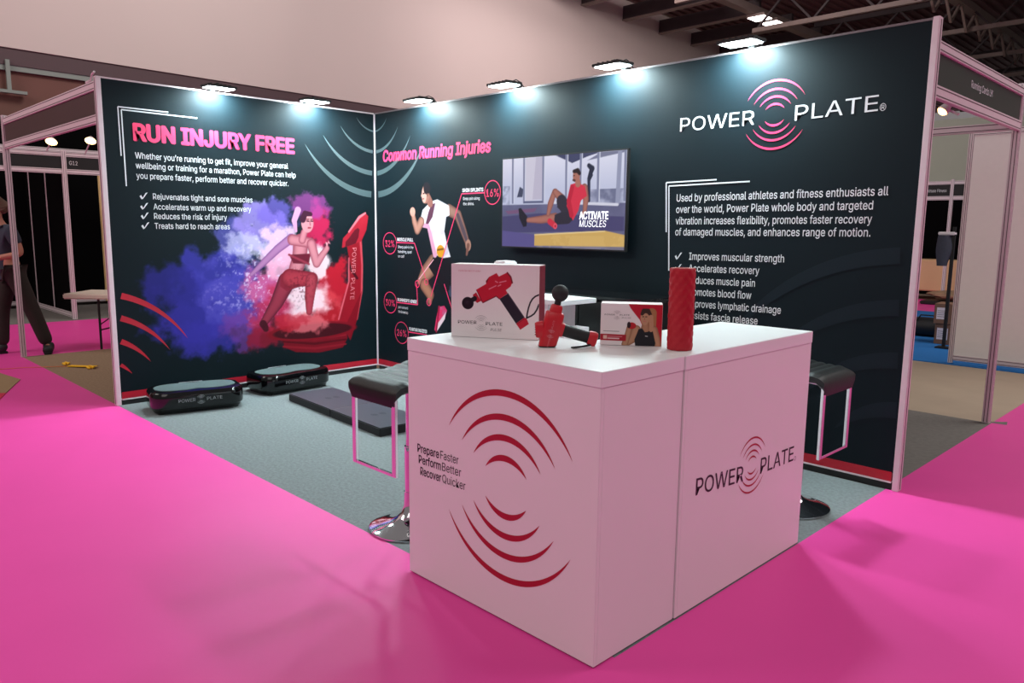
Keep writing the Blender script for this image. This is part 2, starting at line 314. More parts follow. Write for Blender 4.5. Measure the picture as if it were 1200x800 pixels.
# figure outlines, in metres on their wall or screen
FIG = {'G': {'arm1': [(-0.917, 1.307), (-1.057, 1.21), (-1.184, 1.102), (-1.309, 0.993)],
       'arm2': [(-0.717, 1.254), (-0.667, 1.076), (-0.554, 1.213)],
       'base': [(-1.039, 0.469), (-0.361, 0.438), (-0.35, 0.345), (-0.405, 0.258), (-0.662, 0.234), (-0.905, 0.265), (-1.021, 0.321)],
       'basetop': [(-0.713, 0.445)],
       'blobs': [(-1.814, 0.698), (-1.994, 0.902), (-1.601, 1.003), (-1.466, 0.796), (-1.727, 0.473), (-1.35, 0.521), (-1.185, 1.379), (-1.046, 1.524), (-1.32, 1.237),
                 (-1.011, 1.234), (-1.16, 0.863), (-1.032, 0.666), (-1.177, 0.422), (-0.626, 1.447), (-0.719, 1.595), (-0.493, 0.854), (-0.55, 0.633), (-0.793, 0.759),
                 (-0.971, 1.066), (-0.687, 1.037), (-0.602, 0.548), (-1.445, 1.278)],
       'bra': [(-0.945, 1.16), (-0.727, 1.168), (-0.747, 1.071), (-0.906, 1.081)],
       'coltext': [(-0.237, 1.217), (-0.275, 0.718)],
       'column': [(-0.341, 1.262), (-0.182, 1.291), (-0.168, 1.046), (-0.179, 0.794), (-0.239, 0.52), (-0.318, 0.319), (-0.387, 0.44), (-0.445, 0.536), (-0.324, 0.892),
                  (-0.318, 1.117)],
       'console': [(-0.379, 1.307), (-0.312, 1.367), (-0.191, 1.509), (-0.123, 1.548), (-0.088, 1.518), (-0.113, 1.386), (-0.174, 1.277), (-0.316, 1.233), (-0.391, 1.216)],
       'foot2': [(-1.217, 0.552), (-1.192, 0.508)],
       'hair': [(-0.804, 1.533), (-0.763, 1.551), (-0.721, 1.535)],
       'hand2': [(-0.554, 1.213), (-0.537, 1.285), (-0.513, 1.252), (-0.569, 1.274)],
       'handle': [(-0.331, 1.139), (-0.307, 1.027), (-0.23, 0.922)],
       'head': [(-0.752, 1.446)],
       'neck': [(-0.786, 1.36), (-0.809, 1.292)],
       'pony': [(-0.843, 1.56), (-0.883, 1.465), (-0.868, 1.371)],
       'sh1': [(-0.725, 0.925), (-0.75, 0.756), (-0.758, 0.63)],
       'short': [(-1.032, 0.983), (-0.88, 1.0), (-0.689, 0.967), (-0.673, 0.862), (-0.837, 0.869), (-0.98, 0.833), (-1.042, 0.878)],
       'should': [(-0.906, 1.293), (-0.724, 1.264)],
       'th1': [(-0.941, 0.948), (-0.72, 0.934)],
       'th2': [(-0.977, 0.918), (-1.08, 0.732), (-1.217, 0.552)],
       'torso': [(-0.824, 1.271), (-0.841, 1.127), (-0.91, 0.947)]},
 'R': {'arm1': [(0.723, 1.469), (0.663, 1.394), (0.621, 1.468), (0.594, 1.554)],
       'arm2': [(1.118, 1.571), (1.238, 1.526), (1.313, 1.389), (1.354, 1.31), (1.375, 1.26)],
       'bluish': [(1.068, 0.94), (1.124, 0.89), (1.137, 0.828)],
       'c1': [(0.781, 0.956)],
       'c2': [(0.647, 0.916)],
       'c3': [(0.832, 0.738)],
       'calf': [(0.763, 0.89), (0.849, 0.809), (0.842, 0.743)],
       'fist': [(0.594, 1.559)],
       'hair': [(0.795, 1.788), (0.829, 1.762)],
       'hand2': [(1.375, 1.27)],
       'head': [(0.788, 1.717)],
       'knee': [(0.902, 1.09), (0.782, 0.999), (0.683, 0.918)],
       'l0': [(0.903, 1.132), (0.683, 0.939)],
       'l1': [(0.314, 1.261), (0.619, 1.268), (0.782, 0.977)],
       'l2': [(0.31, 0.668), (0.673, 0.691), (0.657, 0.883)],
       'l3': [(1.569, 1.712), (1.291, 1.709), (0.856, 0.809)],
       'l3b': [(1.052, 0.918), (1.133, 0.828)],
       'neck': [(0.829, 1.678), (0.855, 1.636)],
       'shirt': [(0.862, 1.647), (0.956, 1.666), (1.118, 1.608), (1.125, 1.526), (1.079, 1.51), (1.053, 1.387), (1.102, 1.243), (1.14, 1.162), (1.036, 1.148), (0.92, 1.175),
                 (0.88, 1.301), (0.827, 1.427), (0.751, 1.437), (0.695, 1.447), (0.745, 1.575)],
       'shirtshade': [(0.872, 1.626), (0.929, 1.635), (0.888, 1.511), (0.827, 1.448), (0.786, 1.448), (0.828, 1.553)],
       'shoe': [(0.978, 0.706), (1.051, 0.721), (1.091, 0.682), (1.051, 0.599), (0.936, 0.474), (0.909, 0.488), (0.937, 0.6), (0.951, 0.644)],
       'shoew': [(1.078, 0.672), (1.058, 0.6), (0.943, 0.475), (0.964, 0.559)],
       'shorts': [(0.913, 1.171), (1.137, 1.151), (1.143, 1.037), (1.124, 0.869), (1.018, 0.82), (0.952, 0.944), (0.824, 1.065)],
       'thigh': [(0.953, 1.028), (0.798, 0.924)],
       'yellow': [(1.0, 1.209)]},
 'T': {'arm': [(2.718, 1.713), (2.735, 1.633), (2.727, 1.554), (2.706, 1.519)],
       'box': [(2.227, 1.375), (2.917, 1.409), (3.108, 1.378), (3.104, 1.299), (2.225, 1.287)],
       'ceil': [(2.428, 1.973), (2.867, 1.968), (2.595, 1.894)],
       'corners': [(1.861, 1.976), (3.103, 1.972), (3.105, 1.284), (1.865, 1.27)],
       'hair': [(2.635, 1.835)],
       'head': [(2.639, 1.801)],
       'horizon': [(1.875, 1.637), (3.105, 1.594)],
       'leg2': [(2.44, 1.503), (2.292, 1.487), (2.155, 1.483)],
       'machine': [(2.754, 1.869), (2.785, 1.846), (2.757, 1.78), (2.763, 1.621)],
       'mat': [(1.868, 1.511), (2.274, 1.534), (3.082, 1.507), (3.086, 1.408), (1.869, 1.383)],
       'neck': [(2.656, 1.761), (2.656, 1.744)],
       'posts': [(1.979, 1.969), (2.103, 1.962), (2.306, 1.962), (2.539, 1.96), (2.677, 1.963), (2.839, 1.959), (3.077, 1.95)],
       'roller': [(2.384, 1.473), (2.445, 1.438)],
       'shin': [(2.427, 1.692), (2.389, 1.604), (2.366, 1.527)],
       'shirt': [(2.584, 1.74), (2.653, 1.755), (2.722, 1.724), (2.744, 1.656), (2.687, 1.623), (2.667, 1.554), (2.615, 1.479), (2.549, 1.59), (2.58, 1.625)],
       'shoe': [(2.048, 1.572), (2.075, 1.576), (2.146, 1.51), (2.139, 1.436), (2.104, 1.429), (2.058, 1.498)],
       'shorts': [(2.5, 1.649), (2.598, 1.52), (2.585, 1.462), (2.458, 1.452), (2.431, 1.521), (2.503, 1.544), (2.454, 1.58)],
       'text1': [(2.679, 1.494), (2.945, 1.494)],
       'text2': [(2.681, 1.439), (2.927, 1.44)],
       'thigh': [(2.501, 1.638), (2.435, 1.692)],
       'white': [(2.112, 1.901), (2.299, 1.892), (2.305, 1.653), (2.126, 1.657)]}}

# ------------------------------------------------------------------ the setting
S = 'structure'
bx('floor', M_conc, -30, 16, -16, 45, -.06, -.012, kind=S)
def carpet(name, m, x0, x1, y0, y1, z1, parent=None): return bx(name, m, x0, x1, y0, y1, z1-.008, z1, kind=S)
carpet('pink_aisle_carpet', M_pink, -14, 16, -15, -2.452, .0)
carpet('pink_aisle_carpet', M_pink, 4.905, 16, -2.452, 8, .0)
carpet('pink_aisle_carpet', M_pink, -6.15, -3.04, -2.452, 9, .0)
carpet('pink_aisle_carpet', M_pink, -6, 3.3, 10.9, 13.6, -.004)
carpet('booth_carpet', M_grey, -.02, 4.905, -2.452, .0, .0)
carpet('neighbour_booth_carpet', M_brown, -3.04, -.02, -2.452, 2.2, .0)
carpet('neighbour_booth_carpet', M_dkgrey, -.02, 4.905, .0, 2.17, -.001)
carpet('blue_booth_carpet', M_blue, -6, 9, 4.86, 10.9, -.004)
carpet('charcoal_booth_carpet', M_dkgrey, -9.0, -6.15, -4, 9, -.003)
MB().add([(4.885, 2.17, .001), (5.0, 2.19, .001), (4.98, 2.30, .001), (4.87, 2.2, .001)], [(0, 1, 2, 3)]).build('carpet_flap', M_dkgrey, kind=S)

LA, LB, H = 2.44, 4.95, 2.5
FA = Frame((0, 0, 0), (0, 1, 0), (0, 0, 1)); FB = Frame((0, 0, 0), (1, 0, 0), (0, 0, 1))
wa = bx('wall_left', M_fabric, -.045, 0, -LA+.01, -.001, .10, H-.012, kind=S)
wb = bx('wall_back', M_fabric, .0, LB-.01, 0, .045, .10, H-.012, kind=S)
# skirting strips, rails, posts of the shell
bx('red_skirting', M_red, -.04, .001, -LA+.02, -.012, .052, .104, wa); bx('bottom_rail', M_alu, -.04, .002, -LA+.02, -.012, .040, .050, wa)
bx('floor_gap', M_black, -.04, -.006, -LA+.02, -.012, .0, .040, wa); bx('top_rail', M_alu, -.045, .003, -LA+.01, -.008, H-.012, H, wa)
bx('red_skirting', M_red, .012, LB-.02, -.001, .04, .05, .104, wb); bx('bottom_rail', M_alu, .012, LB-.02, -.002, .04, .040, .050, wb)
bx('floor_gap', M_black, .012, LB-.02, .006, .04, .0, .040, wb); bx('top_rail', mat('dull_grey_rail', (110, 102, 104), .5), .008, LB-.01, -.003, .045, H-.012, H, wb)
p = bx('post', M_alu, -.045, .006, -LA-.025, -LA+.012, .0, H, wa, bevel=.003); bx('groove', M_aludk, -.028, -.016, -LA-.0262, -LA-.024, .01, H-.01, p)
p = bx('post', M_alu, LB-.012, LB+.022, -.006, .045, .0, H+.004, wb, bevel=.003); bx('groove', M_aludk, LB+.0212, LB+.0232, .014, .024, .01, H-.01, p)
bx('corner_post', M_alu, .0, .011, -.011, .0, .04, H-.01, wb)

# printed graphics, left wall
def crescents(name, fr, cx, cy, Rs, mid, m, parent, t, keep=None, half=62, ratio=True):
    for R in Rs: flat('ring_arc', fr, crescent(cx, cy, R, mid, math.radians(half), t*(R/Rs[0]) if ratio else t, cut=keep), m, parent, .0014)
crescents('ring_print', FA, 0, 2.555, (.857, .646, .435, .234), -math.pi/2, M_teal, wa, .06, keep=lambda a, b: a > -.006 or b > 2.487)
crescents('ring_print', FB, 0, 2.555, (.857, .646, .435, .234), -math.pi/2, M_teal, wb, .06, keep=lambda a, b: a < .012 or b > 2.487)
crescents('ring_print', FA, -2.62, .092, (.833, .663, .49, .323), math.pi/2, M_crimson, wa, .052, keep=lambda a, b: a < -2.428 or b < .105, ratio=False)
crescents('ring_print', FB, 4.95, .10, (1.243, .962, .675, .40), math.pi/2, M_faint, wb, .09, keep=lambda a, b: a > 4.936 or b < .105, ratio=False)
line(FA, [(-2.317, 1.932), (-2.319, 2.294), (-1.948, 2.294)], .009, 'bracket_line', M_wtext, wa)
line(FA, [(-2.293, 1.706), (-2.296, 2.275), (-1.72, 2.273)], .009, 'bracket_line', M_wtext, wa)
text('RUN INJURY FREE', FA, -2.222, -.857, 2.058, .122, M_pinkprint, wa, bold=.040)
s = text('Whether you\u2019re running to get fit, improve your general', FA, -2.216, -.928, 1.920, .046, M_wtext, wa, bold=.006)
s = text('wellbeing or training for a marathon, Power Plate can help', FA, -2.216, -.856, 1.845, .046, M_wtext, wa, bold=.006)
text('you prepare faster, perform better and recover quicker.', FA, -2.216, -.930, 1.768, .046, M_wtext, wa, bold=.006)
for b, z, x1 in (('Rejuvenates tight and sore muscles', 1.613, -1.273), ('Accelerates warm up and recovery', 1.534, -1.289), ('Reduces the risk of injury', 1.460, -1.507), ('Treats hard to reach areas', 1.383, -1.485)):
    text(b, FA, -2.101, x1, z, .045, M_wtext, wa, bold=.006); tick(FA, -2.200, z, .048, M_wtext, wa)
NV = NAVY
g = FIG['G']; C = Canvas(-2.425, -.015, .11, 1.80, .0062, NV)
def R2(p): return g[p]
bl = g['blobs']
C.cloud(bl[0], .44, .38, (52, 48, 150), .95, 1, 6); C.cloud(bl[1], .25, .24, (44, 42, 132), .85, 2, 6); C.cloud(bl[2], .34, .28, (58, 56, 160), .9, 3, 7)
C.cloud(bl[3], .36, .34, (78, 72, 178), .9, 4, 9); C.cloud(bl[4], .34, .2, (56, 50, 160), .8, 5, 8); C.cloud(bl[5], .24, .2, (120, 60, 150), .7, 6, 9)
C.cloud(bl[21], .22, .22, (96, 92, 190), .7, 22, 11)
C.cloud(bl[6], .30, .26, (150, 130, 210), .85, 7, 12); C.cloud(bl[7], .22, .17, (110, 90, 190), .7, 8, 12); C.cloud(bl[8], .26, .16, (214, 208, 238), .6, 9, 14)
C.cloud(bl[9], .22, .22, (232, 190, 220), .85, 10, 11); C.cloud(bl[10], .26, .24, (214, 96, 150), .9, 11, 9); C.cloud(bl[11], .28, .24, (196, 44, 84), .85, 12, 9)
C.cloud(bl[12], .26, .13, (150, 20, 44), .8, 13, 10); C.cloud(bl[13], .17, .22, (190, 28, 76), .95, 14, 12); C.cloud(bl[14], .2, .12, (150, 60, 140), .7, 15, 12)
C.cloud(bl[15], .24, .26, (190, 24, 44), .95, 16, 10); C.cloud(bl[16], .26, .22, (214, 60, 72), .9, 17, 9); C.cloud(bl[20], .3, .14, (170, 20, 34), .9, 21, 10)
C.cloud(bl[17], .24, .24, (248, 214, 224), .95, 18, 7, sharp=2); C.cloud(bl[18], .2, .2, (240, 170, 200), .85, 19, 8); C.cloud(bl[19], .16, .2, (252, 214, 222), .9, 20, 8)
nn = C.noise(40, 77, 3); C.blend(np.clip((nn-.62)*7, 0, 1)*np.clip(1-np.hypot((C.X-bl[8][0]-.1)/.45, (C.Y-bl[8][1]+.25)/.5), 0, 1), (230, 220, 245))
nn = C.noise(30, 78, 3); C.blend(np.clip((nn-.6)*6, 0, 1)*np.clip(1-np.hypot((C.X-bl[3][0])/.34, (C.Y-bl[3][1])/.16), 0, 1), (190, 180, 230))
D1, D2, D3 = (120, 14, 30), (176, 26, 44), (84, 10, 22)
C.poly(g['column'], (150, 18, 34)); C.limb(g['column'][1:5], (.012, .01, .01, .008), (206, 74, 86))
C.poly([g['column'][k] for k in (3, 4, 5, 6)], (128, 12, 28)); C.poly(g['console'], (172, 30, 48)); C.poly([(a*.55+g['console'][7][0]*.45, b*.55+g['console'][7][1]*.45) for a, b in g['console']], (96, 14, 30)); C.limb([g['console'][1], g['console'][2], g['console'][3]], (.008, .012, .008), (232, 120, 130))
C.limb(g['handle'], (.012, .014, .014), (70, 8, 20)); C.limb([g['column'][9], g['column'][8], g['column'][7]], (.007, .008, .008), (214, 96, 110))
C.poly(g['base'], (118, 12, 28))
for k, (cc) in enumerate(((150, 30, 44), (84, 8, 20), (140, 22, 38))): C.limb([(g['base'][0][0]+.01, g['base'][0][1]-.05-.045*k), (g['basetop'][0][0], g['base'][0][1]-.10-.045*k), (g['base'][1][0]-.01, g['base'][1][1]-.06-.045*k)], (.008, .012, .008), cc)
C.ell(g['basetop'][0], .47, .085, (128, 14, 30)); C.ell(g['basetop'][0], .41, .066, (66, 12, 22)); C.cloud((g['basetop'][0][0]-.04, g['basetop'][0][1]+.07), .26, .1, (230, 110, 120), .8, 31, 12)
SK, SD = (206, 128, 140), (130, 44, 66)
C.limb(g['pony'], (.03, .026, .012), (214, 150, 190)); C.limb(g['arm1'], (.042, .036, .03, .016), (178, 120, 168), (110, 60, 120))
C.limb(g['th2'], (.085, .062, .034), (150, 50, 70), (70, 14, 34)); C.limb(g['foot2'], (.034, .03), (70, 16, 30))
C.limb(g['torso'], (.075, .072, .07), SK, SD); C.limb(g['should'], (.05, .045), SK, SD); C.limb(g['neck'], (.032, .036), SK, SD); C.poly(g['bra'], (104, 24, 44)); C.limb([g['bra'][0], g['bra'][2]], (.01, .01), (150, 50, 70))
C.poly(g['short'], (132, 30, 50)); C.limb(g['th1'], (.085, .062), (172, 52, 68), (104, 18, 36)); C.limb(g['sh1'], (.062, .048, .03), (176, 60, 76), (110, 24, 40))
nn = C.noise(60, 90, 2); L = g['th1']; dd = np.clip(1-np.hypot((C.X-(L[0][0]+L[1][0])/2)/.2, (C.Y-L[0][1]+.06)/.22), 0, 1); C.blend(np.clip((nn-.55)*8, 0, 1)*dd*.6, (80, 14, 30))
C.limb(g['arm2'], (.046, .04, .026), SK, SD); C.poly(g['hand2'], (224, 150, 160))
C.ell(g['head'][0], .062, .088, (212, 140, 150)); C.limb([(g['head'][0][0]-.045, g['head'][0][1]+.03), (g['head'][0][0]-.02, g['head'][0][1]+.085), (g['head'][0][0]+.035, g['head'][0][1]+.08)], (.03, .026, .02), (62, 20, 44))
hx, hz = g['head'][0]
for dx in (0, .04): C.limb([(hx+dx-.004, hz+.018), (hx+dx+.016, hz+.016)], (.006, .006), (60, 20, 34)); C.limb([(hx+dx-.006, hz+.034), (hx+dx+.018, hz+.034)], (.004, .004), (80, 30, 40))
C.limb([(hx+.026, hz+.01), (hx+.03, hz-.018)], (.005, .007), (168, 90, 104)); C.limb([(hx+.01, hz-.044), (hx+.034, hz-.044)], (.007, .005), (150, 30, 50))
C.cloud((g['base'][0][0]+.08, g['base'][0][1]+.08), .2, .1, (190, 30, 50), .7, 41, 12)
C.build('runner_print', FA, M_print, wa, .001)
ct = g['coltext']; cf = Frame(FA.p(ct[0][0]-.01, ct[0][1], 0), (0, ct[1][0]-ct[0][0], ct[1][1]-ct[0][1]), (0, .99, .03))
text('POWER  PLATE', cf, 0, math.hypot(ct[1][0]-ct[0][0], ct[1][1]-ct[0][1]), -.03, .045, mat('pale_red_print', (216, 120, 130), .6), wa, e=.004)

# printed graphics, back wall
text('Common Running Injuries', FB, .135, 1.655, 2.038, .10, M_pinkprint, wb, bold=.025, italic=.12)
text('POWER', FB, 3.461, 3.984, 2.054, .084, M_wtext, wb, bold=0); text('PLATE', FB, 4.238, 4.702, 2.055, .084, M_wtext, wb, bold=0, slope=.02)
ring(FB, 4.727, 2.082, .016, .02, .003, 'ring_mark', M_wtext, wb); text('R', FB, 4.719, 4.735, 2.071, .022, M_wtext, wb)
rings('ring_emblem', FB, 4.112, 2.10, .203, M_pinkprint, wb)
line(FB, [(3.387, 1.404), (3.371, 1.731), (3.748, 1.737)], .009, 'bracket_line', M_wtext, wb); line(FB, [(3.42, 1.148), (3.393, 1.708), (3.977, 1.718)], .009, 'bracket_line', M_wtext, wb)
for b, z, x1 in (('Used by professional athletes and fitness enthusiasts all', 1.605, 4.791), ('over the world, Power Plate whole body and targeted', 1.531, 4.717), ('vibration increases flexibility, promotes faster recovery', 1.456, 4.717), ('of damaged muscles, and enhances range of motion.', 1.384, 4.715)):
    text(b, FB, 3.458, x1, z, .047, M_wtext, wb, bold=.006, slope=.009)
sx = None
for k, b in enumerate(('Improves muscular strength', 'Accelerates recovery', 'Reduces muscle pain', 'Promotes blood flow', 'Improves lymphatic drainage', 'Assists fascia release')):
    z = 1.227-.0773*k; x1 = (4.228, 4.074, 4.05, 4.03, 4.228, 4.082)[k]
    text(b, FB, 3.573, x1, z, .046, M_wtext, wb, bold=.006, slope=.012); tick(FB, 3.463, z, .044, M_wtext, wb)
r = FIG['R']; C = Canvas(.55, 1.60, .36, 1.93, .0055, NV)
BK, SKN, SKD = (18, 20, 26), (176, 128, 106), (92, 56, 48)
C.limb(r['arm2'], (.052, .046, .038, .03, .024), (150, 112, 98), SKD)
C.limb([r['arm2'][1], r['arm2'][2], r['arm2'][3]], (.02, .022, .016), (82, 68, 78)); C.ell(r['hand2'][0], .035, .05, (176, 130, 112)); C.limb([r['hand2'][0], (r['hand2'][0][0]-.02, r['hand2'][0][1]-.08)], (.02, .012), (120, 80, 70))
C.poly(r['shorts'], BK); C.limb(r['thigh'], (.12, .07), BK, (30, 36, 46)); C.limb(r['bluish'], (.02, .02, .02), (60, 70, 90))
C.limb(r['knee'], (.09, .075, .03), SKN, SKD); C.limb(r['calf'], (.062, .055, .03), (168, 116, 92), SKD); C.poly(r['shorts'], BK)
C.poly(r['shoe'], (220, 50, 100)); C.poly(r['shoew'], (236, 214, 220)); C.limb([r['shoe'][0], r['shoe'][4]], (.012, .01), (160, 20, 60))
C.poly(r['shirt'], (226, 220, 228)); C.poly(r['shirtshade'], (92, 52, 72)); nn = C.noise(26, 5, 2); C.blend(np.clip((nn-.52)*5, 0, 1)*.35*(C.c[..., 0] > 215), (170, 150, 176))
C.limb([r['shirt'][9], r['shirt'][11], r['shirt'][12]], (.028, .02, .02), (214, 150, 180)); C.limb(r['yellow']*2, (.055, .055), (214, 150, 36)); C.limb([(r['yellow'][0][0]-.04, r['yellow'][0][1]+.01), (r['yellow'][0][0]+.04, r['yellow'][0][1]+.02)], (.008, .008), (120, 70, 20))
C.limb(r['arm1'], (.045, .042, .034, .024), (186, 134, 116), SKD); C.ell(r['fist'][0], .04, .042, (206, 150, 134)); C.limb(r['neck'], (.036, .04), (140, 90, 80)); hx, hz = r['head'][0]
C.ell((hx, hz), .055, .085, (150, 100, 88)); C.ell((hx-.02, hz-.01), .035, .07, (206, 156, 144)); C.ell((hx+.02, hz+.05), .05, .055, (34, 28, 34)); C.limb(r['hair'], (.035, .03), (34, 28, 34)); C.limb([(hx-.035, hz+.005), (hx-.02, hz+.006)], (.006, .006), (40, 24, 28)); C.limb([(hx-.052, hz), (hx-.058, hz-.016)], (.006, .008), (196, 146, 134)); C.limb([(hx-.042, hz-.042), (hx-.026, hz-.042)], (.005, .005), (110, 50, 54)); C.ell((hx+.028, hz-.008), .01, .016, (120, 76, 66))
C.build('runner_print', FB, M_print, wb, .001)
PK = M_pinkprint
for cx, cz, rx, rz, t_, lx0, lx1, lz, ttl, body in (
    (.230, 1.262, .112, .106, '32%', .352, .602, 1.288, 'MUSCLE PULL', ('Sharp pain in the', 'hamstring, quad', 'or calf')),
    (.226, .688, .108, .106, '30%', .345, .650, .712, 'RUNNER\u2019S KNEE', ('pain around', 'the kneecap')),
    (.407, .408, .110, .108, '26%', .530, .800, .446, 'PLANTAR FASCIITIS', ()),
    (1.676, 1.709, .099, .100, '16%', 1.297, 1.565, 1.722, 'SHIN SPLINTS', ('Deep pain along', 'the shins.'))):
    ring(FB, cx, cz, rx, rz, .0075, 'statistic_ring', PK, wb); text(t_, FB, cx-.075, cx+.075, cz-.034, .062, PK, wb, bold=.004)
    text(ttl, FB, lx0, lx1, lz, .028, M_wtext, wb, bold=.03)
    for k, b in enumerate(body): text(b, FB, lx0+.012, lx0+.012+.0140*len(b), lz-.068-.044*k, .024, M_wtext, wb, bold=.006)
line(FB, [(.341, 1.272), (.621, 1.272), (.786, .955)], .010, 'pointer_line', PK, wb, .003); ring(FB, .795, .92, .030, .030, .008, 'pointer_ring', PK, wb, .003)
line(FB, [(.334, .698), (.664, .70), (.648, .90)], .010, 'pointer_line', PK, wb, .003); ring(FB, .66, .895, .034, .036, .009, 'pointer_ring', PK, wb, .003)
line(FB, [(1.579, 1.709), (1.290, 1.707), (.862, .79)], .010, 'pointer_line', PK, wb, .003); ring(FB, r['c3'][0][0], r['c3'][0][1], .034, .036, .009, 'pointer_ring', PK, wb, .003)
line(FB, [r['l0'][0], r['l0'][1]], .010, 'pointer_line', mat('pale_pink_print', (236, 170, 190), .6), wb, .003); line(FB, [r['l3b'][0], (1.16, .70)], .010, 'pointer_line', PK, wb, .003)
line(FB, [(.517, .428), (.80, .430)], .010, 'pointer_line', PK, wb, .003)

# hall: high cream wall over an opening, roof deck and steel
def hw(y, off=0): return -8.978-.0556*(y+1.184)-off
def wallbox(name, m, y0, y1, z0, z1, o0, o1, parent=None, kind=None):
    v = [(hw(y, o), y, z) for z in (z0, z1) for y in (y0, y1) for o in (o0, o1)]
    return MB().add(v, [(0, 2, 3, 1), (4, 5, 7, 6), (0, 1, 5, 4), (2, 6, 7, 3), (0, 4, 6, 2), (1, 3, 7, 5)]).build(name, m, parent, kind=kind)
hwl = wallbox('wall_hall', M_hallwall, -15, 45, 4.3, 9.0, 0, .3, kind=S)
wallbox('opening_lintel', M_soffit, -15, 45, 4.03, 4.3, .03, .3, hwl); wallbox('door_track', M_rail, -15, 45, 3.94, 4.03, .05, .25, hwl)
for y in (-6.4, -1.1): wallbox('track_bracket', M_rail, y-.03, y+.03, 3.6, 4.1, -.03, .02, hwl); wallbox('track_bracket', M_rail, y-.3, y+.25, 3.56, 3.61, -.06, .04, hwl)
bx('wall_far', M_farwall, -17.1, -17, -16, 45, -.01, 5.2, kind=S)
wl2 = wallbox('wall_partition', M_farwall, -15, 45, 0, 3.96, .12, .20, kind=S)
wallbox('seam', M_soffit, -15, 45, 3.05, 3.075, .105, .12, wl2)
bx('wall_far', mat('pale_green_grey_wall', (176, 184, 172), .8, noise=.06, nscale=.8), -9, 9, 23, 23.1, -.01, 5.0, kind=S)
roof = bx('ceiling', M_deck, -12.5, 16, 6, 50, 9.0, 9.1, kind=S)
for k in range(78): bx('deck_rib', M_deck, -10.3+.33*k, -10.18+.33*k, 8, 49, 8.93, 9.0, roof)
for k in range(12):
    y = 12.3+2.25*k; bx('joist', M_steeldk, hw(y)+.02, -6.3, y-.07, y+.07, 8.28, 8.7, roof); bx('joist_flange', M_steel, hw(y)+.02, -6.3, y-.1, y+.1, 8.24, 8.28, roof)
for x in (-6.2, -1.3, 4.0, 9.0):
    bx('girder_chord', M_steel, x-.14, x+.14, 8, 49, 8.1, 8.32, roof); 
    if x > -6:
        for k in range(26):
            y = 9+1.5*k; MB().bar((x, y, 7.5), (x, y+(.75), 8.2), .07).build('girder_web', M_steel, roof); MB().bar((x, y+.75, 8.2), (x, y+1.5, 7.5), .07).build('girder_web', M_steel, roof)
for k in range(8):
    y = 14.2+4.3*k; bx('truss_chord', M_steel, -6.2, 14, y-.06, y+.06, 7.55, 7.68, roof); bx('truss_chord', M_steeldk, -6.2, 14, y-.06, y+.06, 8.5, 8.64, roof)
    for j in range(11):
        x = -6.1+1.8*j; MB().bar((x, y, 7.62), (x+.9, y, 8.55), .06).build('truss_web', M_steeldk, roof); MB().bar((x+.9, y, 8.55), (x+1.8, y, 7.62), .06).build('truss_web', M_steeldk, roof)
for k in range(7):
    x, y = -.4+1.4*(k % 5)+(k//5)*2.1, 20+2.9*k; bx('deck_patch', M_steel, x, x+1.1, y, y+1.6, 8.86, 8.92, roof)
for k, y in enumerate((18.7, 19.55)):
    o = empty('hall_light', (-6.1, y, 8.0), label='%s bright square light panel of the pair under the roof girder' % ('upper left' if not k else 'lower right'), cat='light', group='square hall lights')
    bx('light_housing', M_steel, -.30, .30, -.3, .3, .02, .1, o); bx('light_panel', M_hallled, -.27, .27, -.27, .27, .0, .02, o)

# ------------------------------------------------------------------ shell lamps over the two walls
def lamp(x, y, rz, label):
    o = empty('arm_floodlight', (x, y, H), rz, label, 'light', 'floodlights clamped along the wall tops')   # local -y points into the stand
    MB().box(-.02, .02, -.010, .05, .001, .035).build('clamp', M_black, o, bevel=.002); MB().bar((0, .02, .04), (0, -.115, .048), .018, .014).build('arm', M_black, o)
    T_ = Matrix.Translation((0, -.128, .018)) @ Matrix.Rotation(math.radians(2), 4, 'X')
    h = MB().box(-.12, .12, -.08, .08, -.009, .010, T_).build('lamp_head', M_black, o, bevel=.004)
    for k in range(5): MB().box(-.09+.04*k, -.08+.04*k, -.055, .055, .010, .020, T_).build('cooling_fin', M_black, h)
    MB().box(-.10, .10, -.068, .068, -.0135, -.0095, T_).build('led_panel', M_lamp, o)
    MB().tube([(.05, -.11, .03), (.06, -.06, .055), (.05, .0, .045), (.05, .04, .01)], .004, 6).build('cable', M_black, o, smooth=True)
for k, x in enumerate((.85, 1.935, 2.99, 3.94)):
    lamp(x, 0, 0, ('black floodlight on the back wall top nearest the corner', 'black floodlight on the back wall top above the left edge of the screen', 'black floodlight on the back wall top above the right edge of the screen', 'black floodlight on the back wall top above the pink ring emblem')[k])
for k, y in enumerate((-1.585, -.715)):
    lamp(0, y, math.pi/2, ('black floodlight on the left wall top above the large pink title', 'black floodlight on the left wall top nearest the corner')[k])
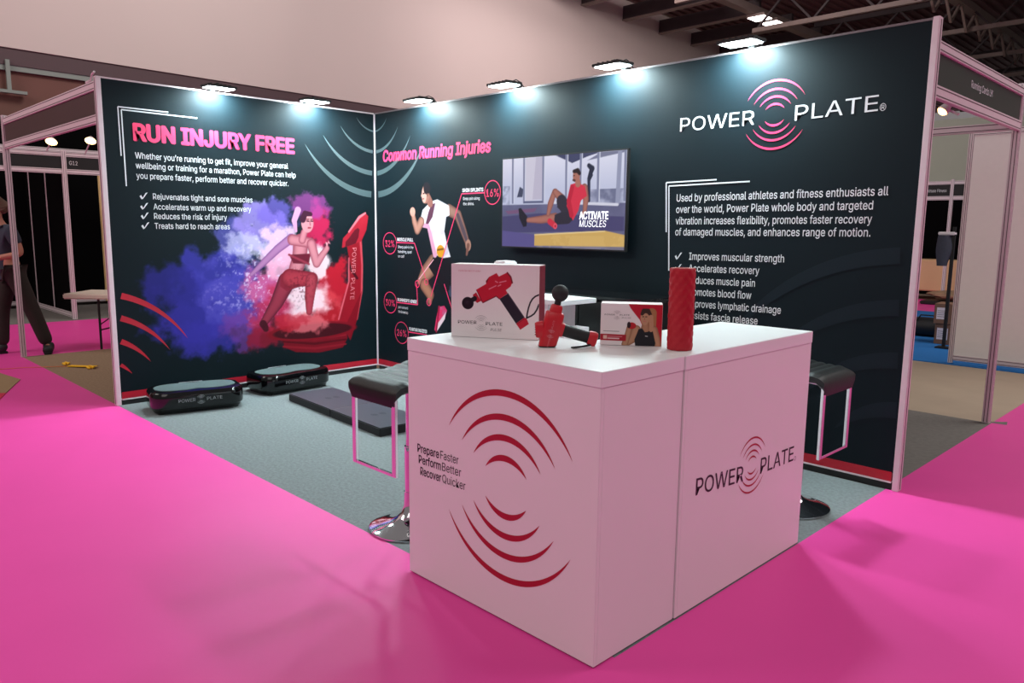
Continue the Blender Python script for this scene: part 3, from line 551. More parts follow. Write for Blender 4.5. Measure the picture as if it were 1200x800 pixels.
# ------------------------------------------------------------------ counters
HC = .984
def panel_counter(label, x0, x1, y0, y1, inner, fr):
    o = empty('counter', ((x0+x1)/2, (y0+y1)/2, 0), 0, label, 'counter', 'white counters at the corner of the stand')
    cx, cy = (x0+x1)/2, (y0+y1)/2
    X0, X1, Y0, Y1 = x0-cx, x1-cx, y0-cy, y1-cy; t = .018; zt = HC-.052
    MB().box(X0, X1, Y0, Y1, zt+.001, HC).build('worktop', M_white2, o, bevel=.0015)
    MB().box(X0+.002, X1-.002, Y0+.002, Y0+t, .006, zt).build('front_panel', M_white, o, bevel=.001)
    MB().box(X1-t, X1-.002, Y0+t, Y1-.002, .006, zt).build('side_panel', M_white, o, bevel=.001)
    MB().box(X0+.002, X0+t, Y0+t, Y1-.002, .006, zt).build('side_panel', M_white, o, bevel=.001)
    MB().box(X0+t, X1-t, Y1-t, Y1-.002, .006, zt).build('rear_panel', M_white, o, bevel=.001)
    MB().box(X0+.01, X1-.01, Y0+.01, Y1-.01, .0, .006).build('base_gap', M_black, o)
    return o, cx, cy
c1, cx1, cy1 = panel_counter('white counter with large red rings printed on its front, nearest the camera', 3.916, 4.902, -2.559, -2.100, 0, None)
c2, cx2, cy2 = panel_counter('white counter with the small black wordmark printed on its side', 4.450, 4.906, -2.098, -1.086, 0, None)
f1 = Frame((0, -2.559+.002, 0), (1, 0, 0), (0, 0, 1)); f1.o -= Vector((cx1, cy1, 0))
rings('ring_emblem', f1, 4.482, .508, .352, M_crimson, c1, .0008, t=.066)
for k, (a, b, xm, x1) in enumerate((('Prepare', 'Faster', 4.116, 4.228), ('Perform', 'Better', 4.127, 4.243), ('Recover', 'Quicker', 4.128, 4.268))):
    x0 = (3.976, 3.984, 3.994)[k]; z = (.529, .484, .437)[k]
    text(a, f1, x0, xm-.004, z, .033, M_ink, c1, bold=.014, e=.0008, slope=.02); text(b, f1, xm+.004, x1, z+.003, .033, M_ink, c1, e=.0008, slope=.02)
f2 = Frame((4.906-.002, 0, 0), (0, 1, 0), (0, 0, 1)); f2.o -= Vector((cx2, cy2, 0))
text('POWER', f2, -1.990, -1.638, .452, .064, M_ink, c2, bold=.004, e=.0008, slope=-.075); text('PLATE', f2, -1.497, -1.195, .424, .066, M_ink, c2, bold=.004, e=.0008, slope=-.02)
ring(f2, -1.178, .424, .009, .010, .0022, 'ring_mark', M_ink, c2, .0008)
rings('ring_emblem', f2, -1.571, .478, .118, M_crimson, c2, .0008)

# ------------------------------------------------------------------ things on the counter
camr = Vector((.703, .711, 0)); camf = Vector((-.711, .703, 0))
def carton(label, a, b, h, depth, side_mat):
    a, b = Vector(a+(HC+.001,)), Vector(b+(HC+.001,)); u = (b-a).normalized(); n = u.cross(Vector((0, 0, 1))); w = (b-a).length
    rz = math.atan2(u.y, u.x); mid = (a+b)/2-n*depth/2
    o = empty('product_box', mid, rz, label, 'box'); X = w/2; Y = depth/2
    MB().box(-X, X, -Y, Y, 0, h).build('carton', M_boxw, o, bevel=.0012)
    bx('side_print', side_mat, X-.0001, X+.0006, -Y+.001, Y-.001, .002, h-.002, o)
    bx('lid_edge', M_joint, -X+.002, X-.002, Y-.004, Y-.003, h, h+.0004, o)
    return o, Frame((-X, -Y, 0), (1, 0, 0), (0, 0, 1)), w
o, f, w = carton('large white box printed with a red massage gun, on the counter', (4.005, -2.405), (4.315, -2.221), .291, .10, M_boxred)
def q(x, y): return ((x-70)/845*w, (780-y)/695*.291)
C = Canvas(.012, w-.0005, .02, .275, .0012, (240, 230, 232)); RD, RD2 = (198, 30, 54), (120, 16, 36)
C.limb([q(800, 575), q(806, 530), q(816, 480), q(832, 430), q(852, 395), q(878, 370), q(912, 354)], (.003,)*7, (30, 30, 38)); C.limb([q(800, 575), q(845, 552), q(872, 530), q(894, 495), q(913, 445)], (.003,)*5, (30, 30, 38))
C.poly([q(540, 405), q(622, 350), q(778, 572), q(700, 632)], (38, 32, 46)); C.limb([q(620, 352), q(776, 570)], (.002, .002), (70, 60, 76))
C.poly([q(700, 632), q(778, 572), q(800, 580), q(822, 630), q(742, 688)], RD); C.limb([q(706, 636), q(782, 580)], (.001, .001), RD2)
C.poly([q(315, 325), q(410, 268), q(408, 240), q(440, 200), q(510, 163), q(532, 195), q(612, 155), q(645, 195), q(660, 250), q(645, 285), q(600, 320), q(618, 350), q(540, 405), q(508, 380), q(380, 448), q(360, 430)], RD)
C.poly([q(408, 240), q(440, 200), q(418, 262)], RD2); C.limb([q(612, 157), q(645, 195), q(660, 250)], (.003, .003, .003), RD2); C.limb([q(380, 446), q(508, 380), q(540, 404)], (.002, .002, .002), RD2)
C.poly([q(282, 375), q(315, 350), q(362, 430), q(325, 450), q(300, 430)], (184, 26, 48)); C.limb([q(318, 330), q(376, 440)], (.0015, .0015), RD2)
C.limb([q(300, 410), q(250, 440)], (.010, .008), (26, 22, 30)); C.ell(q(233, 455), .0245, .0245, (24, 18, 28)); C.ell(q(226, 446), .012, .012, (50, 42, 54), soft=1)
for aa, bb in (((440, 315), (505, 282)), ((500, 240), (520, 250)), ((540, 250), (600, 235)), ((525, 285), (550, 272))): C.limb([q(*aa), q(*bb)], (.0022, .0022), (226, 130, 150))
C.build('gun_print', f, M_card, o, .0008)
text('POWER', f, q(138, 0)[0], q(320, 0)[0], q(0, 652)[1], .013, M_ink, o, e=.0014); text('PLATE', f, q(410, 0)[0], q(570, 0)[0], q(0, 658)[1], .013, M_ink, o, e=.0014); text('PULSE', f, q(455, 0)[0], q(565, 0)[0], q(0, 712)[1], .011, M_inkgrey, o, italic=.2, e=.0014)
rings('ring_emblem', f, q(365, 0)[0], q(0, 640)[1], .030, M_inkgrey, o, .0014, t=.04)
text('FASCIA RECOVERY', f, q(145, 0)[0], q(360, 0)[0], q(0, 156)[1], .0058, mat('faded_red_ink', (206, 130, 140), .5), o, e=.0014)
o, f, w = carton('small white and red box showing a woman in a black vest, on the counter', (4.543, -2.123), (4.727, -1.988), .158, .088, M_boxw)
bx('side_print', mat('mottled_purple_print', (120, 96, 116), .5, noise=.8, nscale=60), -w/2-.0006, -w/2+.0001, -.034, .036, .05, .145, o)
def q(x, y): return ((x-200)/785*w, (680-y)/540*.158)
C = Canvas(.0003, w-.0003, .001, .157, .0011, (240, 230, 232)); SKN, SKD = (190, 142, 112), (128, 84, 62)
C.poly([q(550, 138), q(990, 138), q(990, 690), q(900, 690), q(760, 470), q(700, 340), q(640, 270), q(580, 195)], (192, 26, 50)); C.poly([q(900, 590), q(950, 690), q(870, 690)], (240, 230, 232))
C.limb([q(850, 250), q(862, 400), q(845, 440)], (.018, .014, .01), (170, 120, 80)); C.limb([q(875, 470), q(920, 580), q(945, 680)], (.017, .014, .011), SKN, SKD)
C.limb([q(660, 470), q(610, 600), q(520, 660)], (.017, .014, .012), SKN, SKD); C.limb([q(520, 660), q(555, 530), q(570, 450)], (.012, .011, .010), SKN, SKD)
C.limb([q(775, 400), q(775, 500)], (.013, .02), (180, 130, 100), SKD); C.poly([q(690, 460), q(735, 450), q(770, 500), q(815, 490), q(845, 455), q(870, 480), q(910, 640), q(895, 690), q(655, 690), q(640, 600), q(670, 520)], (28, 26, 34))
C.ell(q(765, 310), .0165, .029, SKN); C.limb([q(728, 265), q(750, 225), q(800, 225), q(832, 270)], (.006, .009, .009, .006), (60, 40, 34))
C.limb([q(842, 300), q(850, 400), q(848, 470)], (.008, .008, .007), SKN)
for dx in (-22, 16): C.limb([q(765+dx-8, 300), q(765+dx+8, 300)], (.0016, .0016), (50, 30, 30))
C.limb([q(752, 362), q(776, 360)], (.0018, .0018), (200, 120, 110)); C.limb([q(764, 312), q(762, 335)], (.0012, .002), (170, 116, 92))
C.ell(q(600, 420), .0165, .0125, (190, 26, 40)); C.ell(q(565, 412), .007, .012, (40, 20, 28)); C.limb([q(780, 548), q(806, 552)], (.0015, .0012), (220, 216, 220))
C.poly([q(200, 535), q(535, 540), q(530, 622), q(200, 618)], (176, 24, 46)); C.poly([q(238, 552), q(288, 552), q(288, 600), q(238, 600)], (230, 190, 180))
C.limb([q(300, 565), q(480, 566)], (.0012, .0012), (226, 150, 160)); C.limb([q(300, 590), q(440, 592)], (.0024, .0024), (230, 200, 204)); C.limb([q(240, 497), q(440, 499)], (.001, .001), (130, 120, 126))
C.build('woman_print', f, M_card, o, .0008)
text('POWER', f, q(250, 0)[0], q(380, 0)[0], q(0, 293)[1], .0052, M_ink, o, e=.0014); text('PLATE', f, q(445, 0)[0], q(570, 0)[0], q(0, 293)[1], .0052, M_ink, o, e=.0014); text('PULSE', f, q(470, 0)[0], q(590, 0)[0], q(0, 328)[1], .0045, M_inkgrey, o, italic=.2, e=.0014)
rings('ring_emblem', f, q(410, 0)[0], q(0, 287)[1], .0165, M_inkgrey, o, .0014, t=.05)

# massage gun standing on its back end; local x = to the right, y = away, z = up
gx, gy = 4.452, -2.300
o = empty('massage_gun', (gx, gy, HC+.001), math.atan2(camr.y, camr.x), 'red massage gun with a black ball head standing on the counter', 'massage gun')
def rect_ring(c, ax, up, w, d, r=.35, n=24, sx=1):
    ax = Vector(ax).normalized(); s = Vector(up); s = (s-ax*s.dot(ax)).normalized(); t = ax.cross(s); out = []
    for k in range(n):
        a = 2*math.pi*k/n; ca, sa = math.cos(a), math.sin(a); e = 2/(2+3*(1-r)); out.append(Vector(c)+s*w/2*math.copysign(abs(ca)**e, ca)+t*d/2*math.copysign(abs(sa)**e, sa))
    return out
A0, A1 = Vector((-.014, 0, 0)), Vector((.026, 0, .176)); axd = (A1-A0).normalized()
def on(t, dx=0, dy=0): return A0+axd*t+Vector((dx, dy, 0))
up = Vector((1, 0, 0))
body = MB().loft([rect_ring(Vector((-.014, 0, .0008)), (0, 0, 1), up, .058, .048), rect_ring(Vector((-.0135, 0, .005)), (0, 0, 1), up, .065, .055)]+[rect_ring(on(t), axd, up, ww, dd) for t, ww, dd in ((.014, .066, .056), (.05, .070, .060), (.10, .071, .060), (.126, .069, .058), (.132, .060, .05))])
body.build('gun_body', M_redpl, o, smooth=True)
MB().loft([rect_ring(on(t), axd, up, ww, ww) for t, ww in ((.128, .046), (.150, .044), (.158, .038), (.160, .028))]).build('nose_cone', M_redpl, o, smooth=True)
MB().loft([rect_ring(Vector((-.014, 0, z)), (0, 0, 1), up, ww+.002, ww-.008) for z, ww in ((.0, .058), (.004, .064))]).build('end_cap', M_rubber, o, smooth=True)
mh = MB().loft([rect_ring(Vector((-.028-x, 0, .064-x*.1)), Vector((-1, 0, -.1)), Vector((0, 0, 1)), hh, ww) for x, hh, ww in ((.0, .064, .05), (.022, .06, .048), (.030, .052, .042))]).build('motor_housing', M_redpl, o, smooth=True)
for k in range(5): MB().tube([(-.053, -.022, .044+.009*k), (-.059, 0, .044+.009*k), (-.053, .022, .044+.009*k)], .0018, 6).build('grille_rib', M_boxred, mh)
prof = [(.0001, .0)]+[(.0315*math.sin(a*math.pi/14), .0315-.0315*math.cos(a*math.pi/14)) for a in range(1, 14)]+[(.0001, .063)]
MB().lathe([(.012, -.014), (.012, .01)], on(.168), 20, axd).build('head_stem', M_rubber, o, smooth=True); MB().lathe(prof, on(.172), 28, axd).build('ball_head', M_rubber, o, smooth=True)
h0, h1 = Vector((.030, 0, .066)), Vector((.158, .0, .030)); hd = (h1-h0).normalized()
MB().loft([rect_ring(h0+hd*t, hd, (0, 0, 1), a_, a_*.95) for t, a_ in ((-.02, .058), (.0, .056), (.016, .050))]).build('handle_collar', M_redpl, o, smooth=True)
MB().loft([rect_ring(h0+hd*t, hd, (0, 0, 1), a_, a_*.95, .8) for t, a_ in ((.014, .046), (.03, .045), (.105, .043), (.118, .044))]).build('handle_grip', M_rubber, o, smooth=True)
MB().loft([rect_ring(h0+hd*t, hd, (0, 0, 1), a_, a_*.95) for t, a_ in ((.112, .047), (.118, .052), (.135, .055), (.143, .050), (.146, .03))]).build('battery_cap', M_redpl, o, smooth=True)
MB().tube([(.150, -.018, .012), (.12, -.03, .007), (.09, -.045, .004), (.078, -.052, .004), (.074, -.046, .004), (.09, -.034, .004), (.12, -.022, .005), (.150, -.012, .009)], .0035, 8).build('wrist_strap', M_rubber, o, smooth=True)
gf = Frame(on(.055)+Vector((0, -.0308, 0)), (axd.z, 0, -axd.x), axd)
M_prn = mat('pale_red_print', (216, 120, 130), .6)
rings('ring_emblem', gf, .0, -.002, .016, M_prn, o, .001, t=.12); tf = Frame(gf.o, axd, (-axd.z, 0, axd.x))
text('POWER', tf, -.052, -.020, -.003, .006, M_prn, o, e=.001); text('PLATE', tf, .018, .048, -.003, .006, M_prn, o, e=.001)

# foam roller with raised pads
o = empty('foam_roller', (4.806, -1.987, HC+.001), .3, 'upright red foam roller on the counter beside the small box', 'foam roller')
NA, NZ, RR, RH = 96, 96, .0445, .298; rings_ = []
for j in range(NZ+1):
    z = RH*j/NZ; r_ = []
    for k in range(NA):
        a = 2*math.pi*k/NA; b = math.cos(2*math.pi*z/.0425+.6)*math.cos(9*a); edge = min(1, min(z, RH-z)/.006)
        r_.append((RR+.001+.0017*math.copysign(abs(b)**.6, b))*(.93+.07*edge**.5))
    rings_.append([Vector((rr*math.cos(2*math.pi*k/NA), rr*math.sin(2*math.pi*k/NA), z)) for k, rr in enumerate(r_)])
mb = MB(); v = [p for r_ in rings_ for p in r_]; n = NA; ff = [(i*n+k, i*n+(k+1) % n, (i+1)*n+(k+1) % n, (i+1)*n+k) for i in range(NZ) for k in range(n)]
k0 = len(v); v += [Vector((.024*math.cos(2*math.pi*k/NA), .024*math.sin(2*math.pi*k/NA), RH)) for k in range(n)]; ff += [(NZ*n+k, NZ*n+(k+1) % n, k0+(k+1) % n, k0+k) for k in range(n)]
v += [Vector((.024*math.cos(2*math.pi*k/NA), .024*math.sin(2*math.pi*k/NA), .01)) for k in range(n)]; ff += [(k0+k, k0+(k+1) % n, k0+n+(k+1) % n, k0+n+k) for k in range(n)]
v += [Vector((.024*math.cos(2*math.pi*k/NA), .024*math.sin(2*math.pi*k/NA), 0)) for k in range(n)]; ff += [(k, (k+1) % n, k0+2*n+(k+1) % n, k0+2*n+k) for k in range(n)]
mb.add(v, ff).build('padded_sleeve', M_foam, o, smooth=True)
MB().lathe([(.0235, .0), (.0235, RH-.002), (.021, RH-.002), (.021, .004)], seg=40).build('core_tube', M_boxred, o, smooth=True)

# ------------------------------------------------------------------ bar stools
def stool(x, y, rz, zs, label):
    o = empty('bar_stool', (x, y, .0), rz, label, 'stool', 'black leather bar stools on chrome trumpet bases')   # local -y is the foot loop side
    MB().lathe([(.001, .0), (.190, .0), (.197, .004), (.197, .010), (.186, .015), (.150, .023), (.100, .036), (.066, .054), (.044, .080), (.034, .115), (.031, .18), (.001, .18)], seg=64).build('trumpet_base', M_chrome, o, smooth=True)
    MB().lathe([(.0281, .17), (.0281, .40)], seg=28).build('column', M_chrome, o, smooth=True); MB().lathe([(.0200, .40), (.0200, zs-.05)], seg=24).build('gas_lift', M_chrome, o, smooth=True)
    MB().box(-.09, .09, -.1, .1, zs-.062, zs-.048).build('seat_plate', M_black, o, bevel=.002)
    # seat: side profile (y, z) rolled over at the front, extruded across, with sewn channels
    W = .185; L0, L1 = -.215, .20; n = 60; top = []; bot = []
    for k in range(n+1):
        t = k/n; yy = L0+(L1-L0)*t; rib = .006*abs(math.sin(t*math.pi*9))**.6; z = zs-.004+.02*(t-.15)**2*4*(t > .15)
        if t < .15: z -= .045*((.15-t)/.15)**2
        top.append((yy, z+rib)); bot.append((yy, z-.045-(.008 if t < .1 else 0)))
    prof = top+bot[::-1]; NX = 12; rr = []
    for j in range(NX+1):
        s = -1+2*j/NX; xx = W*s; e = (1-abs(s)**8)*.5+.5
        zc = zs-.025; rr.append([Vector((xx, p[0]*(1-.02*(1-e)), zc+(p[1]-zc)*(e if abs(s) > .9 else 1))) for p in prof])
    MB().loft(rr).build('seat', M_leather, o, smooth=True)
    yf = -.20; zb = .335; w = .155
    MB().bar((-w, yf, zs-.04), (-w, yf, zb-.0068), .028, .014, (0, 1, 0)).bar((w, yf, zs-.04), (w, yf, zb-.0068), .028, .014, (0, 1, 0)).bar((-w+.0138, yf, zb), (w-.0138, yf, zb), .014, .014).build('foot_loop', M_chrome, o, bevel=.0015)
    for s in (-1, 1): MB().bar((s*w, yf, zs-.05), (s*.08, .0, zs-.055), .022, .008).build('seat_bracket', M_chrome, o)
    return o
stool(3.535, -2.262, 0, .745, 'black leather bar stool on the grey carpet left of the large ringed counter')
stool(4.655, -.650, math.pi/2, .745, 'black leather bar stool between the wordmark counter and the back wall')

# ------------------------------------------------------------------ vibration plates
def rounded(w, l, r, n=8, notch=0, ph=0):
    o = []
    for cx, cy, a0 in ((w/2-r, l/2-r, 0), (-w/2+r, l/2-r, 90), (-w/2+r, -l/2+r, 180), (w/2-r, -l/2+r, 270)):
        for k in range(n+1):
            a = math.radians(a0+90*k/n); o.append((cx+r*math.cos(a), cy+r*math.sin(a)))
    return o
def vib(x, y, rz, label):
    o = empty('vibration_plate', (x, y, 0), rz, label, 'exercise platform', 'black vibration platforms on the grey carpet')
    W, L = .40, .68
    def ringz(w, l, r, z): return [Vector((a, b, z)) for a, b in rounded(w, l, r)]
    MB().loft([ringz(W-.05, L-.05, .10, .012), ringz(W-.03, L-.03, .11, .035), ringz(W-.005, L-.005, .12, .045), ringz(W, L, .12, .06), ringz(W, L, .12, .125), ringz(W-.006, L-.006, .118, .15), ringz(W-.028, L-.028, .108, .166), ringz(W-.07, L-.07, .09, .171)]).build('shell', M_gloss, o, smooth=True)
    for a in (-1, 1):
        for b in (-1, 1): MB().lathe([(.022, 0), (.022, .014)], (a*.13, b*.27, 0), 16).build('foot', M_black, o)
    pts = []
    for k in range(96):
        t = 2*math.pi*k/96; c, s = math.cos(t), math.sin(t); yy = .295*math.copysign(abs(s)**.75, s); ww = .148-.030*math.exp(-((yy)/.06)**2)-.02*math.exp(-((abs(yy)-.29)/.03)**2)
        pts.append((ww*math.copysign(abs(c)**.55, c), yy))
    MB().prism(pts, .170, .1755).build('rubber_mat', M_matgrey, o, bevel=.002)
    MB().box(-.185, -.165, -.09, .09, .160, .172).build('grab_strip', M_silver, o, bevel=.003)
    fr = Frame((W/2, 0, 0), (0, 1, 0), (0, 0, 1))
    text('POWER', fr, -.155, -.035, .090, .024, M_silver, o, e=.0008); text('PLATE', fr, .048, .160, .090, .024, M_silver, o, e=.0008); rings('ring_emblem', fr, .006, .102, .034, M_silver, o, .0008, t=.09)
    MB().tube([(-.13, .31, .03), (-.15, .36, .012), (-.19, .40, .006)], .005, 8).build('power_lead', M_rubber, o, smooth=True)
vib(.435, -2.02, math.radians(-12), 'black vibration platform nearest the open left end of the stand')
vib(.275, -1.135, math.radians(5), 'black vibration platform touching the end of the folding floor mat')

o = empty('folding_mat', (1.44, -1.215, 0), math.radians(-3.4), 'low black two piece folding mat lying on the grey carpet', 'mat')
for s in (-1, 1):
    k = MB().box(min(s*.003, s*.705), max(s*.003, s*.705), -.205, .205, .0, .06).build('mat_half', M_rubber, o, bevel=.006)
    MB().box(min(s*.008, s*.698), max(s*.008, s*.698), -.198, .198, .0595, .0612).build('top_sheet', M_matdk, k, bevel=.0006)
    rings('ring_emblem', Frame((s*.35, 0, .0612), (1, 0, 0), (0, 1, 0)), 0, 0, .055, M_rubber, k, .0006, t=.1)
bx('fold_seam', M_inkgrey, -.004, .004, -.2, .2, .058, .0605, o)

# ------------------------------------------------------------------ by the back wall
o = empty('television', (2.478, -.045, 1.617), 0, 'wide flat screen on the back wall showing a man on a foam roller', 'television')
MB().box(-.624, .624, -.022, .004, -.353, .353).build('casing', M_black, o, bevel=.003); MB().box(-.2, .2, .004, .044, -.15, .15).build('wall_bracket', M_black, o)
T = FIG['T']; C = Canvas(1.866, 3.090, 1.276, 1.958, .0048, (98, 98, 132))
fs = Frame((-2.478, -.0225, -1.617), (1, 0, 0), (0, 0, 1))
C.blend(np.clip((C.Y-1.600)/.004, 0, 1), (196, 200, 226)); C.blend(np.clip((C.Y-1.72)/.25, 0, 1)*(C.Y > 1.6), (226, 226, 244))
nn = C.noise(5, 4, 3); C.blend((C.Y < 1.6)*np.clip((nn-.4)*1.6, 0, 1), (122, 122, 156)); C.poly(T['mat'], (74, 70, 112)); C.poly([(1.866, 1.40), (2.25, 1.37), (2.24, 1.276), (1.866, 1.276)], (92, 84, 140))
nn = C.noise(9, 6, 4); C.blend((C.Y > 1.6)*(C.Y < 1.70)*(C.X > 2.75)*np.clip((nn-.35)*3, 0, 1), (112, 116, 146)); C.blend((C.Y > 1.6)*(C.Y < 1.75)*(C.X < 1.95)*np.clip((nn-.4)*4, 0, 1), (96, 104, 140))
C.poly([(2.03, 1.66), (2.06, 1.74), (2.10, 1.72), (2.09, 1.66)], (70, 74, 100))
C.poly(T['ceil'], (58, 62, 96)); C.poly([(2.43, 1.958), (2.87, 1.958), (2.72, 1.93), (2.595, 1.895)], (66, 70, 104)); C.poly([(2.87, 1.958), (3.09, 1.958), (3.08, 1.945), (2.74, 1.905)], (120, 122, 150))
C.poly([(2.112, 1.955), (2.30, 1.955), (2.305, 1.640), (2.12, 1.630)], (206, 202, 220)); C.poly([(2.20, 1.64), (2.30, 1.64), (2.30, 1.955), (2.23, 1.955)], (190, 184, 206))
for px_, pz in T['posts']: C.limb([(px_, 1.96), (px_+.004, 1.62)], (.010, .010), (128, 132, 162)); C.limb([(px_+.014, 1.96), (px_+.018, 1.62)], (.004, .004), (216, 218, 236))
C.limb([(3.03, 1.96), (3.02, 1.60)], (.018, .018), (150, 154, 182)); C.limb([(2.42, 1.615), (3.02, 1.590)], (.010, .010), (214, 214, 230)); C.limb([(2.30, 1.62), (2.11, 1.62)], (.008, .008), (92, 96, 128))
C.limb(T['machine'], (.016, .022, .014, .012), (40, 44, 66)); C.limb([(2.757, 1.86), (2.79, 1.80), (2.75, 1.74)], (.005, .005, .005), (40, 44, 66))
C.poly([(1.90, 1.555), (2.25, 1.575), (2.22, 1.545), (1.93, 1.53)], (120, 86, 122)); SKN, SKD = (172, 112, 100), (110, 66, 66)
C.poly(T['box'], (206, 168, 98)); C.poly([(2.225, 1.375), (2.917, 1.409), (2.92, 1.401), (2.226, 1.366)], (232, 206, 150)); C.blend((nn > .5)*(C.Y < 1.37)*(C.X > 2.23)*.15, (240, 206, 140))
C.limb(T['arm'], (.030, .026, .018, .014), SKN, SKD); C.poly(T['shoe'], (34, 30, 44)); C.limb(T['leg2'], (.034, .030, .018), SKN, SKD)
C.limb(T['shin'], (.022, .028, .016), SKN, SKD); C.limb(T['thigh'], (.036, .024), SKN, SKD); C.poly(T['shorts'], (52, 48, 62)); C.limb([(2.50, 1.62), (2.58, 1.52)], (.05, .05), (52, 48, 62)); C.limb([(2.47, 1.49), (2.56, 1.50)], (.04, .045), (48, 44, 58))
C.poly(T['shirt'], (214, 52, 76)); C.limb([(2.60, 1.72), (2.57, 1.62), (2.60, 1.52)], (.02, .02, .02), (190, 36, 62)); C.limb(T['neck'], (.022, .026), SKN)
C.limb([(2.384, 1.473), (2.438, 1.440)], (.024, .022), (206, 50, 70)); C.ell((2.441, 1.438), .019, .022, (232, 90, 110)); C.ell((2.441, 1.438), .009, .011, (170, 30, 50))
C.ell(T['head'][0], .034, .048, SKN); C.limb([(2.614, 1.834), (2.65, 1.838), (2.668, 1.818)], (.013, .018, .014), (44, 34, 38)); C.limb([(2.612, 1.803), (2.622, 1.804)], (.003, .003), (40, 26, 30)); C.limb([(2.610, 1.772), (2.624, 1.768)], (.008, .009), (90, 56, 54))
C.build('screen', fs, M_screen, o, .0012)
ms = mat('screen_caption', (250, 250, 255), .5, emit=.8); text('ACTIVATE', fs, 2.677, 2.945, 1.490, .052, ms, o, bold=.02, e=.003); text('MUSCLES', fs, 2.679, 2.927, 1.434, .047, ms, o, italic=.15, e=.003)

o = empty('storage_cabinet', (3.05, -.255, 0), 0, 'black gloss topped cabinet under the right side of the screen', 'cabinet')
MB().box(-.49, .49, -.225, .20, .012, .955).build('carcass', M_black, o, bevel=.003); MB().box(-.505, .505, -.235, .21, .955, .985).build('top_board', M_gloss, o, bevel=.002)
for s in (-1, 1):
    d = MB().box(min(s*.003, s*.48), max(s*.003, s*.48), -.240, -.226, .04, .945).build('door', M_black, o, bevel=.002); MB().bar((s*.03, -.247, .45), (s*.03, -.247, .58), .008).build('door_handle', M_silver, d)
MB().box(-.47, .47, -.2, .18, .0, .012).build('plinth', M_rubber, o)

o = empty('display_desk', (2.78, -.76, 0), 0, 'white desk with an overhanging top in front of the black cabinet', 'desk')
MB().box(-.52, .50, -.17, .17, .955, .985).build('top_board', M_white2, o, bevel=.002)
MB().box(-.46, .36, -.13, .13, .0, .955).build('carcass', M_white, o, bevel=.002)
MB().box(-.20, .40, -.165, -.131, .80, .83).build('shelf', M_white2, o, bevel=.001); MB().box(.361, .47, -.10, .14, .0, .80).build('side_unit', M_white, o, bevel=.002)
o = empty('white_dispenser', (2.62, -.76, .985), 0, 'small white box on the desk, peeping over the large printed box', 'box')
MB().box(-.055, .055, -.06, .06, .0, .21).build('dispenser_body', M_white, o, bevel=.006); MB().box(-.045, .045, -.05, .05, .21, .216).build('dispenser_lid', M_white2, o, bevel=.002)

# ------------------------------------------------------------------ neighbouring stand, right
def upright(name, x, y, z0, z1, parent, w=.04, m=None):
    mb = MB().box(x-w/2, x+w/2, y-w/2, y+w/2, z0, z1); p = mb.build(name, m or M_alu, parent, bevel=.003)
    for a in (-1, 1): bx('groove', M_aludk, x+w/2-.0005, x+w/2+.0008, y+a*w*.22-.0025, y+a*w*.22+.0025, z0+.01, z1-.01, p); bx('groove', M_aludk, x+a*w*.22-.0025, x+a*w*.22+.0025, y-w/2-.0008, y-w/2+.0005, z0+.01, z1-.01, p)
    return p
def rail_y(name, x, y0, y1, z0, z1, parent, w=.03):
    p = MB().box(x-w/2, x+w/2, y0, y1, z0, z1).build(name, M_alu, parent, bevel=.003); h = z1-z0
    for f_ in (.2, .8): bx('groove', M_aludk, x+w/2-.0005, x+w/2+.0008, y0, y1, z0+h*f_-.003, z0+h*f_+.003, p)
    return p
def rail_x(name, y, x0, x1, z0, z1, parent, w=.03):
    p = MB().box(x0, x1, y-w/2, y+w/2, z0, z1).build(name, M_alu, parent, bevel=.003); h = z1-z0
    for f_ in (.2, .8): bx('groove', M_aludk, x0, x1, y-w/2-.0008, y-w/2+.0005, z0+h*f_-.003, z0+h*f_+.003, p)
    return p
o = empty('shell_frame', (0, 0, 0), 0, 'pale aluminium stand frame with a dark olive name board, right of the back wall', 'stand frame')
upright('post', 4.872, 2.150, 0, 2.475, o, .05)
rail_y('top_beam', 4.885, .05, 2.125, 2.385, 2.445, o); rail_y('lower_beam', 4.885, .05, 2.125, 2.145, 2.215, o); nb = bx('name_board', mat('dark_olive_board', (36, 46, 36), .5), 4.876, 4.886, .05, 2.125, 2.21, 2.39, o)
rail_x('cross_beam', 2.150, .0, 4.847, 2.155, 2.215, o)
text('Running Cards UK', Frame((4.886, 0, 0), (0, 1, 0), (0, 0, 1)), .93, 1.40, 2.287, .042, M_wtext, nb, e=.001)
o = empty('spotlight', (4.80, .92, 2.135), 0, 'small warm spotlight under the dark olive name board', 'light')
MB().bar((.035, 0, -.002), (-.02, 0, .03), .015).build('arm', M_alu, o); MB().lathe([(.02, .05), (.034, .0), (.034, -.01)], (-.045, -.02, .03), 20, (.45, .5, .75)).build('lamp_can', M_alu, o, smooth=True)
MB().lathe([(.001, -.028), (.02, -.024), (.03, -.013)], (-.045, -.02, .03), 20, (.45, .5, .75)).build('bulb', M_warm, o, smooth=True)

o = empty('panel_wall', (3.82, 4.95, 0), 0, 'long white panelled stand wall with aluminium posts on blue carpet', 'partition')
for k in range(6): upright('post', .02+.99*k, 0, 0, 2.515, o, .045)
for k in range(5):
    a, b = .045+.99*k, .985+.99*k; MB().box(a, b, -.008, .008, .09, 2.44).build('panel', M_whitepanel, o); rail_x('top_rail', 0, a, b, 2.44, 2.505, o); rail_x('bottom_rail', 0, a, b, .03, .09, o)

